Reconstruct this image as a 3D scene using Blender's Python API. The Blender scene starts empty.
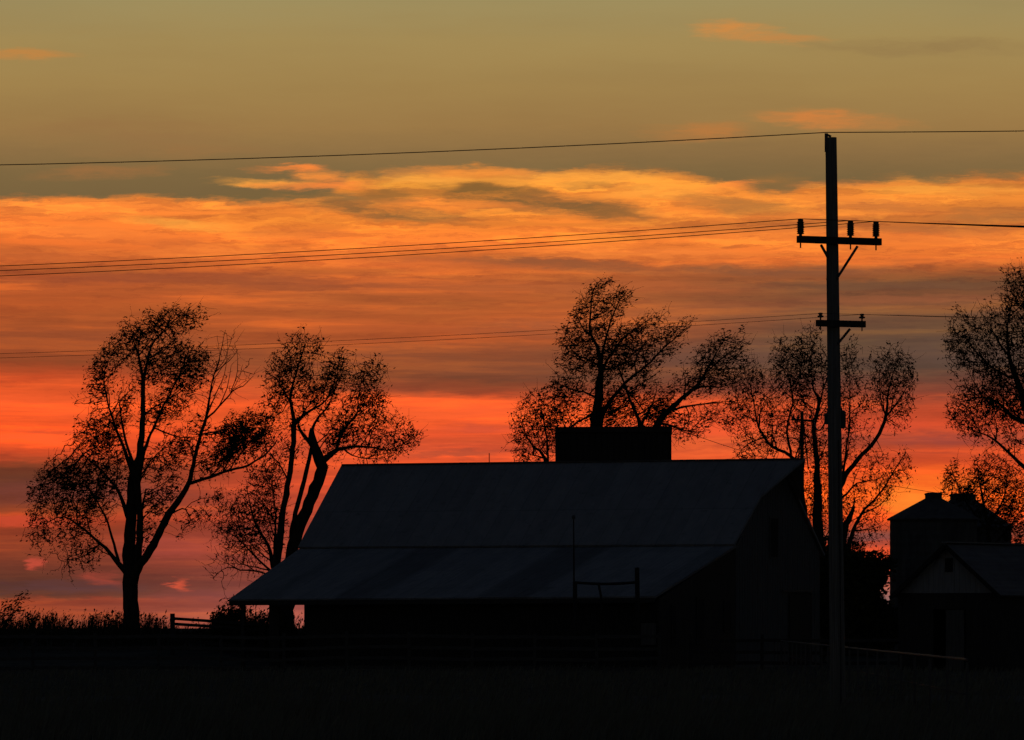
import bpy, math, random
import numpy as np
from mathutils import Vector, Matrix

random.seed(7)
rng = np.random.RandomState(11)
sc = bpy.context.scene
COL = sc.collection
R = math.radians

# ---------------------------------------------------------------- camera
F = 200.0 / 36.0 * 1024          # focal length in picture widths
EYE = 1.7
HZ = 628.0                       # row of the horizon
cam_d = bpy.data.cameras.new("camera")
cam_d.lens = 200
cam_d.sensor_width = 36
cam_d.shift_y = (HZ - 370) / 1024
cam_d.clip_start = 1
cam_d.clip_end = 20000
cam = bpy.data.objects.new("camera", cam_d)
COL.objects.link(cam)
cam.location = (0, 0, EYE)
cam.rotation_euler = (R(90), 0, 0)
sc.camera = cam


def at(px, py, Y):
    """real-world point seen in that direction, Y metres off"""
    return Vector(((px - 512) / F * Y, Y, EYE + (HZ - py) / F * Y))


def lin(c):
    out = []
    for v in c:
        v /= 255.0
        out.append(v / 12.92 if v <= 0.04045 else ((v + 0.055) / 1.055) ** 2.4)
    return (*out, 1.0)


# ---------------------------------------------------------------- materials
def material(name, c1, c2, scale=3.0, rough=0.85, bump=0.0, bscale=20.0, stretch=(1, 1, 1), spec=0.2):
    m = bpy.data.materials.new(name)
    m.use_nodes = True
    nt = m.node_tree
    b = nt.nodes["Principled BSDF"]
    b.inputs["Roughness"].default_value = rough
    b.inputs["Specular IOR Level"].default_value = spec
    tc = nt.nodes.new("ShaderNodeTexCoord")
    mp = nt.nodes.new("ShaderNodeMapping")
    mp.inputs["Scale"].default_value = stretch
    nt.links.new(tc.outputs["Object"], mp.inputs["Vector"])
    n = nt.nodes.new("ShaderNodeTexNoise")
    n.inputs["Scale"].default_value = scale
    n.inputs["Detail"].default_value = 6
    n.inputs["Roughness"].default_value = 0.65
    nt.links.new(mp.outputs[0], n.inputs["Vector"])
    cr = nt.nodes.new("ShaderNodeValToRGB")
    cr.color_ramp.elements[0].position = 0.32
    cr.color_ramp.elements[1].position = 0.68
    cr.color_ramp.elements[0].color = (*c1, 1)
    cr.color_ramp.elements[1].color = (*c2, 1)
    nt.links.new(n.outputs["Fac"], cr.inputs["Fac"])
    nt.links.new(cr.outputs["Color"], b.inputs["Base Color"])
    if bump:
        n2 = nt.nodes.new("ShaderNodeTexNoise")
        n2.inputs["Scale"].default_value = bscale
        n2.inputs["Detail"].default_value = 4
        nt.links.new(mp.outputs[0], n2.inputs["Vector"])
        bp = nt.nodes.new("ShaderNodeBump")
        bp.inputs["Strength"].default_value = bump
        nt.links.new(n2.outputs["Fac"], bp.inputs["Height"])
        nt.links.new(bp.outputs[0], b.inputs["Normal"])
    return m


M = {}
M["bark"] = material("bark", (0.035, 0.028, 0.022), (0.075, 0.062, 0.05), 6, 0.95, 0.6, 12, (1, 1, 0.25), 0.1)
M["leaf"] = material("leaf", (0.03, 0.034, 0.014), (0.07, 0.06, 0.025), 1.2, 0.8, spec=0.1)
M["old_wood"] = material("old_wood", (0.07, 0.068, 0.066), (0.125, 0.12, 0.118), 5, 0.9, 0.4, 20, (3, 3, 0.2))
M["barn_board"] = material("barn_board", (0.085, 0.087, 0.092), (0.14, 0.142, 0.15), 4, 0.9, 0.4, 12, (4, 4, 0.25))
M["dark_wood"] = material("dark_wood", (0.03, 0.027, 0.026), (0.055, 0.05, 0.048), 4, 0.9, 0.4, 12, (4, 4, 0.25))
M["fence_wood"] = material("fence_wood", (0.045, 0.043, 0.042), (0.09, 0.086, 0.084), 5, 0.9, 0.4, 20, (1, 3, 3))
M["black_wood"] = material("black_wood", (0.022, 0.02, 0.02), (0.045, 0.042, 0.04), 4, 0.95, 0.4, 12, (4, 4, 0.25), 0.1)
M["pole_wood"] = material("pole_wood", (0.1, 0.095, 0.088), (0.24, 0.23, 0.215), 5, 0.9, 0.6, 18, (7, 7, 0.15))
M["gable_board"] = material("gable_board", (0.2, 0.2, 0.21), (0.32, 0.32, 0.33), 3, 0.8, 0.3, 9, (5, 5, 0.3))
M["steel"] = material("steel", (0.06, 0.06, 0.062), (0.12, 0.12, 0.125), 3, 0.7, 0.1, 12, (1, 1, 0.3), 0.15)
M["pale_steel"] = material("pale_steel", (0.16, 0.16, 0.165), (0.26, 0.26, 0.26), 3, 0.7, spec=0.2)
M["wire"] = material("wire", (0.04, 0.04, 0.045), (0.07, 0.07, 0.07), 3, 0.8, spec=0.1)
M["porcelain"] = material("porcelain", (0.05, 0.035, 0.03), (0.07, 0.05, 0.04), 4, 0.4, spec=0.3)
M["gravel"] = material("gravel", (0.1, 0.097, 0.092), (0.17, 0.165, 0.155), 5, 1.0, 0.5, 30, spec=0.0)
M["soil"] = material("soil", (0.06, 0.06, 0.052), (0.12, 0.118, 0.1), 0.5, 1.0, 0.6, 4, spec=0.0)
M["dry_grass"] = material("dry_grass", (0.09, 0.09, 0.068), (0.2, 0.195, 0.15), 0.6, 1.0, spec=0.0)
M["weed"] = material("weed", (0.03, 0.03, 0.018), (0.06, 0.055, 0.035), 1, 0.9, spec=0.1)


def roof_metal(name, c1, c2, bands=()):
    """weathered sheet metal: ribs run down the slope (local x along the ridge); bands = darker replaced sheets"""
    m = material(name, c1, c2, 1.1, 0.8, 0.0, 8, (1.5, 0.35, 1), 0.1)
    nt = m.node_tree
    b = nt.nodes["Principled BSDF"]
    tc = nt.nodes.new("ShaderNodeTexCoord")
    w = nt.nodes.new("ShaderNodeTexWave")
    w.inputs["Scale"].default_value = 1.4
    w.inputs["Distortion"].default_value = 0.0
    nt.links.new(tc.outputs["Object"], w.inputs["Vector"])
    bp = nt.nodes.new("ShaderNodeBump")
    bp.inputs["Strength"].default_value = 0.35
    bp.inputs["Distance"].default_value = 0.05
    nt.links.new(w.outputs["Fac"], bp.inputs["Height"])
    nt.links.new(bp.outputs[0], b.inputs["Normal"])
    # sheet to sheet tone: cells along the ridge and down the slope
    sx = nt.nodes.new("ShaderNodeSeparateXYZ")
    nt.links.new(tc.outputs["Object"], sx.inputs[0])

    def math_(op, a, bb):
        n = nt.nodes.new("ShaderNodeMath")
        n.operation = op
        for i, v in enumerate((a, bb)):
            if hasattr(v, "node"):
                nt.links.new(v, n.inputs[i])
            elif v is not None:
                n.inputs[i].default_value = v
        return n.outputs[0]
    cx = math_("FLOOR", math_("MULTIPLY", sx.outputs[0], 1 / 0.9), None)
    cy = math_("FLOOR", math_("MULTIPLY", sx.outputs[1], 1 / 3.1), None)
    cmb = nt.nodes.new("ShaderNodeCombineXYZ")
    nt.links.new(cx, cmb.inputs[0])
    nt.links.new(cy, cmb.inputs[1])
    wn = nt.nodes.new("ShaderNodeTexWhiteNoise")
    wn.noise_dimensions = "3D"
    nt.links.new(cmb.outputs[0], wn.inputs["Vector"])
    tone = math_("ADD", math_("MULTIPLY", wn.outputs["Value"], 0.12), 0.93)
    for (a0, a1, k) in bands:
        mr = nt.nodes.new("ShaderNodeMapRange")
        mr.interpolation_type = "SMOOTHSTEP"
        mr.inputs["From Min"].default_value = (a1 - a0) / 2 + 0.25
        mr.inputs["From Max"].default_value = (a1 - a0) / 2 - 0.25
        mr.inputs["To Min"].default_value = 1.0
        mr.inputs["To Max"].default_value = k
        nt.links.new(math_("ABSOLUTE", math_("SUBTRACT", sx.outputs[0], (a0 + a1) / 2), None), mr.inputs["Value"])
        tone = math_("MULTIPLY", tone, mr.outputs[0])
    nm = nt.nodes.new("ShaderNodeTexNoise")
    nm.inputs["Scale"].default_value = 2.6
    nm.inputs["Detail"].default_value = 8
    nm.inputs["Roughness"].default_value = 0.75
    nt.links.new(tc.outputs["Object"], nm.inputs["Vector"])
    for (lo, hi, k) in ((.56, .68, .72), (.42, .3, 1.18)):
        mr = nt.nodes.new("ShaderNodeMapRange")
        mr.inputs["From Min"].default_value = lo
        mr.inputs["From Max"].default_value = hi
        mr.inputs["To Min"].default_value = 1.0
        mr.inputs["To Max"].default_value = k
        nt.links.new(nm.outputs["Fac"], mr.inputs["Value"])
        tone = math_("MULTIPLY", tone, mr.outputs[0])
    # the lap of one sheet over the next
    fy = math_("FRACT", math_("MULTIPLY", sx.outputs[1], 1 / 3.1), None)
    fx = math_("FRACT", math_("MULTIPLY", sx.outputs[0], 1 / 0.9), None)
    tone = math_("MULTIPLY", tone, math_("SUBTRACT", 1.0, math_("MULTIPLY", math_("LESS_THAN", fy, 0.022), 0.14)))
    tone = math_("MULTIPLY", tone, math_("SUBTRACT", 1.0, math_("MULTIPLY", math_("LESS_THAN", fx, 0.05), 0.16)))
    old = b.inputs["Base Color"].links[0].from_socket
    mx = nt.nodes.new("ShaderNodeVectorMath")
    mx.operation = "SCALE"
    nt.links.new(old, mx.inputs[0])
    nt.links.new(tone, mx.inputs["Scale"])
    nt.links.new(mx.outputs[0], b.inputs["Base Color"])
    return m


# ---------------------------------------------------------------- mesh helpers
class MB:
    def __init__(s):
        s.v, s.f, s.mi, s.cur = [], [], [], 0

    def face(s, pts):
        i = len(s.v)
        s.v += [tuple(p) for p in pts]
        s.f.append(tuple(range(i, i + len(pts))))
        s.mi.append(s.cur)

    def hexa(s, p):
        """8 corners: bottom ring 0-3, top ring 4-7"""
        i = len(s.v)
        s.v += [tuple(q) for q in p]
        for q in ((3, 2, 1, 0), (4, 5, 6, 7), (0, 1, 5, 4), (1, 2, 6, 5), (2, 3, 7, 6), (3, 0, 4, 7)):
            s.f.append(tuple(i + k for k in q))
            s.mi.append(s.cur)

    def box(s, x0, x1, y0, y1, z0, z1):
        s.hexa([(x0, y0, z0), (x1, y0, z0), (x1, y1, z0), (x0, y1, z0), (x0, y0, z1), (x1, y0, z1), (x1, y1, z1), (x0, y1, z1)])

    def bar(s, a, b, w, h=None, up=(0, 0, 1)):
        a, b = Vector(a), Vector(b)
        h = h or w
        d = (b - a).normalized()
        up = Vector(up)
        if abs(d.dot(up)) > 0.98:
            up = Vector((1, 0, 0))
        sx = d.cross(up).normalized() * (w / 2)
        sy = sx.cross(d).normalized() * (h / 2)
        s.hexa([a - sx - sy, a + sx - sy, b + sx - sy, b - sx - sy, a - sx + sy, a + sx + sy, b + sx + sy, b - sx + sy])

    def tube(s, pts, rad, n=8, cap=True):
        pts = [Vector(p) for p in pts]
        if not hasattr(rad, "__len__"):
            rad = [rad] * len(pts)
        i0 = len(s.v)
        ref = None
        for k, p in enumerate(pts):
            d = (pts[min(k + 1, len(pts) - 1)] - pts[max(k - 1, 0)]).normalized()
            if ref is None:
                ref = d.cross(Vector((0.31, 0.95, 0.1))).normalized()
            ref = (ref - d * ref.dot(d)).normalized()
            bi = d.cross(ref)
            for j in range(n):
                a = 2 * math.pi * j / n
                s.v.append(tuple(p + (ref * math.cos(a) + bi * math.sin(a)) * rad[k]))
        for k in range(len(pts) - 1):
            for j in range(n):
                q = i0 + k * n
                s.f.append((q + j, q + (j + 1) % n, q + n + (j + 1) % n, q + n + j))
                s.mi.append(s.cur)
        if cap:
            s.f.append(tuple(range(i0 + n - 1, i0 - 1, -1)))
            s.f.append(tuple(range(len(s.v) - n, len(s.v))))
            s.mi += [s.cur, s.cur]

    def lathe(s, c, prof, n=24, cap=True):
        i0 = len(s.v)
        for (r, z) in prof:
            for j in range(n):
                a = 2 * math.pi * j / n
                s.v.append((c[0] + r * math.cos(a), c[1] + r * math.sin(a), c[2] + z))
        for k in range(len(prof) - 1):
            for j in range(n):
                q = i0 + k * n
                s.f.append((q + j, q + (j + 1) % n, q + n + (j + 1) % n, q + n + j))
                s.mi.append(s.cur)
        if cap:
            s.f.append(tuple(range(i0 + n - 1, i0 - 1, -1)))
            s.f.append(tuple(range(len(s.v) - n, len(s.v))))
            s.mi += [s.cur, s.cur]

    def sheet(s, quad, t):
        """a slab of thickness t hanging below a quad (4 points, counter-clockwise from above)"""
        q = [Vector(p) for p in quad]
        nrm = (q[1] - q[0]).cross(q[3] - q[0]).normalized()
        if nrm.z < 0:
            nrm = -nrm
        s.hexa([p - nrm * t for p in q] + q)

    def build(s, name, mats, parent=None, smooth=False):
        if not isinstance(mats, (list, tuple)):
            mats = [mats]
        me = bpy.data.meshes.new(name)
        me.from_pydata(s.v, [], s.f)
        for m in mats:
            me.materials.append(m)
        if len(mats) > 1:
            me.polygons.foreach_set("material_index", s.mi)
        if smooth:
            me.polygons.foreach_set("use_smooth", [True] * len(me.polygons))
        me.update()
        o = bpy.data.objects.new(name, me)
        COL.objects.link(o)
        if parent:
            o.parent = parent
        return o


def np_mesh(name, V, Q, mats, mi=None, parent=None):
    me = bpy.data.meshes.new(name)
    me.vertices.add(len(V))
    me.vertices.foreach_set("co", np.asarray(V, np.float32).ravel())
    n, k = Q.shape
    me.loops.add(n * k)
    me.loops.foreach_set("vertex_index", Q.astype(np.int32).ravel())
    me.polygons.add(n)
    me.polygons.foreach_set("loop_start", np.arange(0, n * k, k, dtype=np.int32))
    me.polygons.foreach_set("loop_total", np.full(n, k, np.int32))
    for m in mats:
        me.materials.append(m)
    if mi is not None:
        me.polygons.foreach_set("material_index", mi.astype(np.int32))
    me.update(calc_edges=True)
    o = bpy.data.objects.new(name, me)
    COL.objects.link(o)
    if parent:
        o.parent = parent
    return o


def tag(o, label, cat, group=None):
    o["label"] = label
    o["category"] = cat
    if group:
        o["group"] = group
    return o


def thing(name, loc, label, cat, group=None, rz=0.0):
    o = bpy.data.objects.new(name, None)
    o.empty_display_size = 0.5
    COL.objects.link(o)
    o.location = loc
    o.rotation_euler = (0, 0, rz)
    return tag(o, label, cat, group)


# ---------------------------------------------------------------- ground
def smooth(a, b, x):
    t = min(1, max(0, (x - a) / (b - a)))
    return t * t * (3 - 2 * t)


def gz(x, y):
    """height of the ground: flat yard, a low rise to the field behind"""
    rise = 1.15 * smooth(240, 262, y) * (1 - smooth(-13, -9, x)) + 0.5 * smooth(262, 285, y) * smooth(-13, -9, x)
    ditch = -0.25 * math.exp(-((y - 103) / 3.5) ** 2)
    return rise + ditch + 0.05 * math.sin(x * 0.7 + y * 0.31) * math.sin(y * 0.43 - x * 0.2)


def build_ground():
    ys = list(np.arange(-30, 80, 10)) + list(np.arange(80, 122, 1.0)) + list(np.arange(122, 300, 3.0)) + [310, 340, 400, 500, 700, 1000, 1500, 2500, 4500, 9000]
    V, Q = [], []
    nx = 61
    for y in ys:
        half = 45 + max(0, y - 240) * 0.9 + max(0, -y)
        half = max(half, 45)
        for i in range(nx):
            x = -half + 2 * half * i / (nx - 1)
            z = gz(x, y) if y < 300 else gz(x, 300) * 300 / y if False else gz(x, min(y, 299))
            if y > 310:
                z = 1.15 if x < -13 else 0.5
            V.append((x, y, z))
    for r in range(len(ys) - 1):
        for i in range(nx - 1):
            a = r * nx + i
            Q.append((a, a + 1, a + nx + 1, a + nx))
    o = np_mesh("ground", np.array(V), np.array(Q), [M["soil"]])
    o["kind"] = "structure"
    # gravel farm lane crossing in front of the yard
    V, Q = [], []
    xs = np.linspace(-60, 60, 121)
    cols = np.linspace(126, 137, 8)
    for x in xs:
        for y in cols:
            V.append((x, y + 0.35 * math.sin(x * 0.21), gz(x, y) + 0.03 + 0.05 * (1 - ((y - 131.5) / 5.5) ** 2)))
    nc = len(cols)
    for i in range(len(xs) - 1):
        for j in range(nc - 1):
            a = i * nc + j
            Q.append((a, a + nc, a + nc + 1, a + 1))
    o = np_mesh("gravel_lane", np.array(V), np.array(Q), [M["gravel"]])
    o["kind"] = "structure"


build_ground()


def blades(name, pts, h0, h1, w, mat, lean=(0.25, 0.0), heads=0.0):
    """many single blades / stems; one object"""
    n = len(pts)
    P = np.array(pts)
    h = rng.uniform(h0, h1, n) if not hasattr(h0, "__len__") else np.array(h0)
    a = rng.uniform(0, 2 * np.pi, n)
    side = np.stack([np.cos(a), np.sin(a), np.zeros(n)], 1) * w / 2
    ln = np.stack([rng.normal(lean[0], 0.15, n) * h, rng.normal(lean[1], 0.15, n) * h, np.zeros(n)], 1)
    top = P + ln + np.stack([0 * h, 0 * h, h], 1)
    mid = P + ln * 0.35 + np.stack([0 * h, 0 * h, h * 0.55], 1)
    V = np.stack([P - side, P + side, mid + side * 0.8, mid - side * 0.8, top + side * 0.25, top - side * 0.25], 1).reshape(-1, 3)
    b = np.arange(n)[:, None] * 6
    Q = np.concatenate([b + np.array([[0, 1, 2, 3]]), b + np.array([[3, 2, 4, 5]])], 0)
    if heads > 0:
        k = int(n * heads)
        idx = rng.choice(n, k, replace=False)
        reps = 7
        idx = np.repeat(idx, reps)
        c = top[idx] + rng.normal(0, 1, (k * reps, 3)) * np.array([0.035, 0.035, 0.13])
        d = rng.normal(0, 1, (k * reps, 3)) * 0.025 + np.array([0.02, 0, 0.05])
        e = rng.normal(0, 1, (k * reps, 3)) * 0.02
        V2 = np.stack([c - d, c + e, c + d, c - e], 1).reshape(-1, 3)
        Q2 = np.arange(len(V2)).reshape(-1, 4) + len(V)
        V = np.concatenate([V, V2])
        Q = np.concatenate([Q, Q2])
    o = np_mesh(name, V, Q, [mat])
    o["kind"] = "stuff"
    return o


# roadside grass
pts = []
for _ in range(44000):
    y = rng.uniform(80, 124)
    x = rng.normal(0, 0.085) * y
    if y > 108 and rng.rand() < 0.5:
        continue
    pts.append((x, y, gz(x, y) - 0.02))
for _ in range(70):
    y0 = rng.uniform(84, 122)
    x0 = rng.uniform(-0.095, 0.095) * y0
    for _k in range(60):
        x, y = x0 + rng.normal(0, .35), y0 + rng.normal(0, .35)
        pts.append((x, y, gz(x, y) + rng.uniform(0, .25)))
blades("grass", pts, 0.12, 0.5, 0.022, M["dry_grass"])
pts = []
for _ in range(24000):
    y = rng.uniform(138, 232)
    x = rng.normal(0, 0.09) * y
    pts.append((x, y, gz(x, y) - 0.02))
blades("yard_grass", pts, 0.05, 0.28, 0.04, M["dry_grass"])

# tall weeds along the fence line at the left, against the sky
prof_x = [-30, 0, 5, 24, 30, 34, 40, 58, 66, 74, 79, 84, 90, 97, 105, 118, 128, 142, 150, 163, 170, 178, 200, 212, 222, 235, 260, 290, 300, 310, 330, 380, 640, 700, 900, 1060]
prof_y = [612, 613, 614, 614, 612, 606, 611, 610, 614, 616, 622, 615, 611, 610, 611, 610, 612, 612, 612, 613, 619, 626, 626, 622, 609, 606, 607, 610, 617, 619, 617, 617, 617, 617, 617, 617]
pts, hs = [], []
for _ in range(4600):
    px = rng.uniform(-30, 345)
    Y = rng.uniform(252, 272)
    top = np.interp(px, prof_x, prof_y)
    p = at(px, 0, Y)
    z0 = gz(p.x, Y)
    u = rng.rand() ** 0.8
    zt = EYE + (HZ - (top + 13 * u)) / F * Y
    if rng.rand() < 0.045:
        zt += rng.uniform(0.1, 0.45)
    pts.append((p.x - 0.12 * (zt - z0), Y, z0 - 0.03))
    zt -= .12
    hs.append(max(0.4, zt - z0))
blades("weeds", pts, hs, None, 0.034, M["weed"], (0.1, 0.0), 0.2)

# ---------------------------------------------------------------- trees
def limb_curve(pts, step=0.3):
    """Catmull-Rom through (x,y,z,r) rows"""
    P = np.array(pts, float)
    if len(P) == 2:
        P = np.array([P[0], (P[0] + P[1]) / 2, P[1]])
    out = []
    for i in range(len(P) - 1):
        p0, p1, p2, p3 = P[max(i - 1, 0)], P[i], P[i + 1], P[min(i + 2, len(P) - 1)]
        n = max(2, int(np.linalg.norm(p2[:3] - p1[:3]) / step))
        for k in range(n):
            t = k / n
            q = 0.5 * ((2 * p1) + (-p0 + p2) * t + (2 * p0 - 5 * p1 + 4 * p2 - p3) * t * t + (-p0 + 3 * p1 - 3 * p2 + p3) * t ** 3)
            out.append(q)
    out.append(P[-1])
    return np.array(out)


def grow(seeds, att, D, infl, kill, bias, iters, rg):
    nodes = [np.array(s) for s in seeds]
    parent = [-1] * len(nodes)
    A = len(att)
    nd = np.full(A, 1e9)
    ni = np.zeros(A, int)
    alive = np.ones(A, bool)

    def update(arr, base):
        for c in range(0, len(arr), 400):
            sub = arr[c:c + 400]
            d = np.sqrt(((att[:, None, :] - sub[None]) ** 2).sum(2))
            j = d.argmin(1)
            m = d[np.arange(A), j]
            better = m < nd
            nd[better] = m[better]
            ni[better] = base + c + j[better]
    update(np.array(nodes), 0)
    kids = {}
    for it in range(iters):
        alive &= nd > kill
        act = alive & (nd < infl)
        if not act.any():
            break
        idx = ni[act]
        NP = np.array(nodes)
        dv = att[act] - NP[idx]
        dv /= np.linalg.norm(dv, axis=1)[:, None]
        u, inv = np.unique(idx, return_inverse=True)
        S = np.zeros((len(u), 3))
        np.add.at(S, inv, dv)
        S /= np.linalg.norm(S, axis=1)[:, None] + 1e-9
        S += np.array(bias) + rg.normal(0, 0.13, S.shape)
        S /= np.linalg.norm(S, axis=1)[:, None] + 1e-9
        new = []
        for k, i in enumerate(u):
            q = NP[i] + S[k] * D
            ks = kids.setdefault(int(i), [])
            if len(ks) >= 3 or any(((q - w) ** 2).sum() < (0.35 * D) ** 2 for w in ks):
                continue
            ks.append(q)
            new.append(q)
            parent.append(int(i))
        if not new:
            break
        base = len(nodes)
        nodes += new
        update(np.array(new), base)
    return np.array(nodes), np.array(parent)


def make_tree(name, label, cat, Y, limbs, blobs, seed, group=None, dens=0.11, leaf_n=2.6, leaf=0.062, wind=(0.22, 0.0, 0.16), D=0.15,
              tip=0.0098, kill=0.14, k_trunk=1.0, depth=1.0):
    rg = np.random.RandomState(seed)
    s = Y / F
    base = at(limbs[0][1][0][0], 0, Y)
    base.z = gz(base.x, Y)
    root = thing(name, base, label, cat, group)
    B = np.array(base)
    tr = MB()
    seeds, srad = [], []
    curves = []
    for li, (par, pl) in enumerate(limbs):
        rows = []
        if par < 0:
            y0, slope = 0.0, 0.0
        else:
            p = at(pl[0][0], pl[0][1], Y)
            pc = curves[par]
            k = ((pc[:, 0] - p.x) ** 2 + (pc[:, 2] - p.z) ** 2).argmin()
            y0 = pc[k, 1] - Y
            slope = rg.uniform(-0.75, 0.75) * depth
        acc = 0.0
        for j, (px, py, r) in enumerate(pl):
            if j:
                acc += math.hypot(px - pl[j - 1][0], py - pl[j - 1][1]) * s
            p = at(px, py, Y)
            rows.append((p.x, Y + y0 + slope * acc, p.z, r * min(0.8, 0.45 + 0.055 * r) * s * k_trunk))
        if par < 0 and li == 0:                      # down into the ground, with a flare
            rows.insert(0, (rows[0][0], Y, B[2] - 0.3, rows[0][3] * 1.15))
        c = limb_curve(rows)
        c[1:-1, :3] += rg.normal(0, 1, (len(c) - 2, 3)) * np.clip(c[1:-1, 3:4] * 0.10, 0.012, 0.022)
        curves.append(c)
        tr.tube([Vector(q[:3]) - base for q in c], [max(0.01, q[3] * (1 + rg.normal(0, 0.045))) for i, q in enumerate(c)], 8)
        for q in c[(0 if par >= 0 else len(c) // 3)::1]:
            seeds.append(q[:3])
            srad.append(q[3])
    S0 = np.array(seeds)
    R0 = np.array(srad)
    wn = np.array(wind)
    for b in blobs:
        cx, cy, rx, ry = b[:4]
        c = at(cx, cy, Y)
        c = np.array((c.x, 0, c.z))
        rr_ = np.array((rx * s, min(rx, ry) * s * depth, ry * s))
        out = np.array((c[0] - base.x, 0, 0.8 * (c[2] - base.z) * 0.5)) / (abs(c[2] - base.z) + 1) + wn * 2.5
        out[1] = 0
        out /= np.linalg.norm(out) + 1e-9
        foot = c - out * max(rr_[0], rr_[2]) * 1.25
        for q_ in range(2 if rx * ry < 110 else 3):
            f = foot + rg.normal(0, 0.35, 3) * np.array((1, 0, 1))
            k = ((S0[:, 0] - f[0]) ** 2 + (S0[:, 2] - f[2]) ** 2).argmin()
            a = S0[k]
            g = out * 0.75 + rg.normal(0, 0.55, 3)
            g /= np.linalg.norm(g) + 1e-9
            e_ = np.array((c[0], a[1], c[2])) + g * rr_ * rg.uniform(0.5, 1.0)
            ln = np.linalg.norm(e_ - a)
            if ln < 0.5 or ln > 5.5:
                continue
            m_ = (a + e_) / 2 + rg.normal(0, 0.06, 3) * ln - wn * 0.18 * ln
            r0 = min(R0[k] * 0.7, 0.014 + 0.013 * ln)
            cc = limb_curve([(*a, r0), (*m_, r0 * 0.65), (*e_, 0.008)], 0.22)
            cc[1:-1, :3] += rg.normal(0, 0.014, (len(cc) - 2, 3))
            tr.tube([Vector(v_[:3]) - base for v_ in cc], [max(0.007, v_[3]) for v_ in cc], 5)
            for v_ in cc[1:]:
                seeds.append(v_[:3])
                srad.append(v_[3])
    tr.build("trunk", M["bark"], root, smooth=True)
    S = S0
    att, leaves = [], []
    for b in blobs:
        cx, cy, rx, ry = b[:4]
        dm = b[4] if len(b) > 4 else 1.0
        lm = b[5] if len(b) > 5 else 1.0
        rx, ry = rx * 1.06 + .5, ry * 1.06 + .5
        n = max(4, int(3.3 * dens * dm * math.pi * rx * ry))
        c = at(cx, cy, Y)
        k = ((S[:, 0] - c.x) ** 2 + (S[:, 2] - c.z) ** 2).argmin()
        dy = S[k, 1]
        rd = min(rx, ry) * s * 1.1 * depth
        nc = max(2, n // 4)
        g = rg.normal(0, 1, (nc, 3))
        g /= np.linalg.norm(g, axis=1)[:, None]
        g *= (rg.rand(nc, 1) ** 0.40) * 1.05
        cen = np.stack([c.x + g[:, 0] * rx * s, dy + g[:, 1] * rd, c.z + g[:, 2] * ry * s], 1)
        out = cen - np.array([base.x, Y, base.z + 0.35 * (c.z - base.z)])
        out /= np.linalg.norm(out, axis=1)[:, None]
        sd_ = out * 0.7 + np.array(wind) * 3.4 + rg.normal(0, 0.26, (nc, 3))
        sd_ /= np.linalg.norm(sd_, axis=1)[:, None]
        ln_ = np.minimum(rg.gamma(3.0, 0.24, (nc, 1)), 1.3)
        tt = np.tile(np.array([-1.0, -0.55, -0.1, 0.35]), nc)[:, None]
        pts = np.repeat(cen, 4, 0) + tt * np.repeat(sd_ * ln_, 4, 0) + rg.normal(0, 0.085, (nc * 4, 3))
        att.append(pts)
        wl = np.repeat(rg.lognormal(-0.15, 0.95, nc), 4) * lm * leaf_n * 0.66
        m = rg.poisson(wl)
        leaves.append(np.repeat(pts, m, 0))
    att = np.concatenate(att)
    lv = np.concatenate(leaves)
    nodes, par = grow(seeds, att, D, 3.2, kill, wind, 60, rg)
    ns = len(seeds)
    # pipe-model radii from the tips down
    r = np.full(len(nodes), 0.0)
    e = 2.2
    for i in range(len(nodes) - 1, ns - 1, -1):
        if r[i] == 0:
            r[i] = tip ** e
        if par[i] >= ns:
            r[par[i]] += r[i]
    rr = np.maximum(r, tip ** e) ** (1 / e)
    rr = np.minimum(rr, 0.08)
    ch = np.arange(ns, len(nodes))
    pa = par[ch]
    a, b2 = nodes[pa], nodes[ch]
    ra = np.where(pa < ns, rr[ch] * 1.15, rr[np.maximum(pa, ns)])
    ra = np.minimum(ra, rr[ch] * 1.6)
    d = b2 - a
    d /= np.linalg.norm(d, axis=1)[:, None] + 1e-9
    x = np.cross(d, np.array([0.3, 0.93, 0.2]))
    x /= np.linalg.norm(x, axis=1)[:, None] + 1e-9
    yv = np.cross(d, x)
    V = np.zeros((len(ch), 6, 3))
    for j in range(3):
        t = 2 * math.pi * j / 3
        o = x * math.cos(t) + yv * math.sin(t)
        V[:, j] = a - d * 0.01 + o * ra[:, None]
        V[:, 3 + j] = b2 + d * 0.01 + o * rr[ch][:, None]
    q = np.arange(len(ch))[:, None] * 6
    Q = np.concatenate([q + np.array([[0, 1, 4, 3]]), q + np.array([[1, 2, 5, 4]]), q + np.array([[2, 0, 3, 5]])])
    V = V.reshape(-1, 3)
    has = np.zeros(len(nodes), bool)
    has[pa] = True
    tips = ch[~has[ch]]
    tips = tips[rg.rand(len(tips)) < 0.55]
    td = nodes[tips] - nodes[par[tips]]
    td /= np.linalg.norm(td, axis=1)[:, None] + 1e-9
    td = td + np.array(wind) * 2.0 + rg.normal(0, 0.25, td.shape)
    td /= np.linalg.norm(td, axis=1)[:, None]
    tl = rg.uniform(0.2, 0.6, len(tips))[:, None] * depth
    ts = np.cross(td, rg.normal(0, 1, td.shape))
    ts /= np.linalg.norm(ts, axis=1)[:, None] + 1e-9
    tu = np.cross(td, ts)
    a0, a1 = nodes[tips], nodes[tips] + td * tl
    T = np.stack([a0 + ts * .008, a0 - ts * .004 + tu * .007, a0 - ts * .004 - tu * .007,
                  a1 + ts * .004, a1 - ts * .002 + tu * .0035, a1 - ts * .002 - tu * .0035], 1).reshape(-1, 3)
    q = np.arange(len(tips))[:, None] * 6 + len(V)
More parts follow.
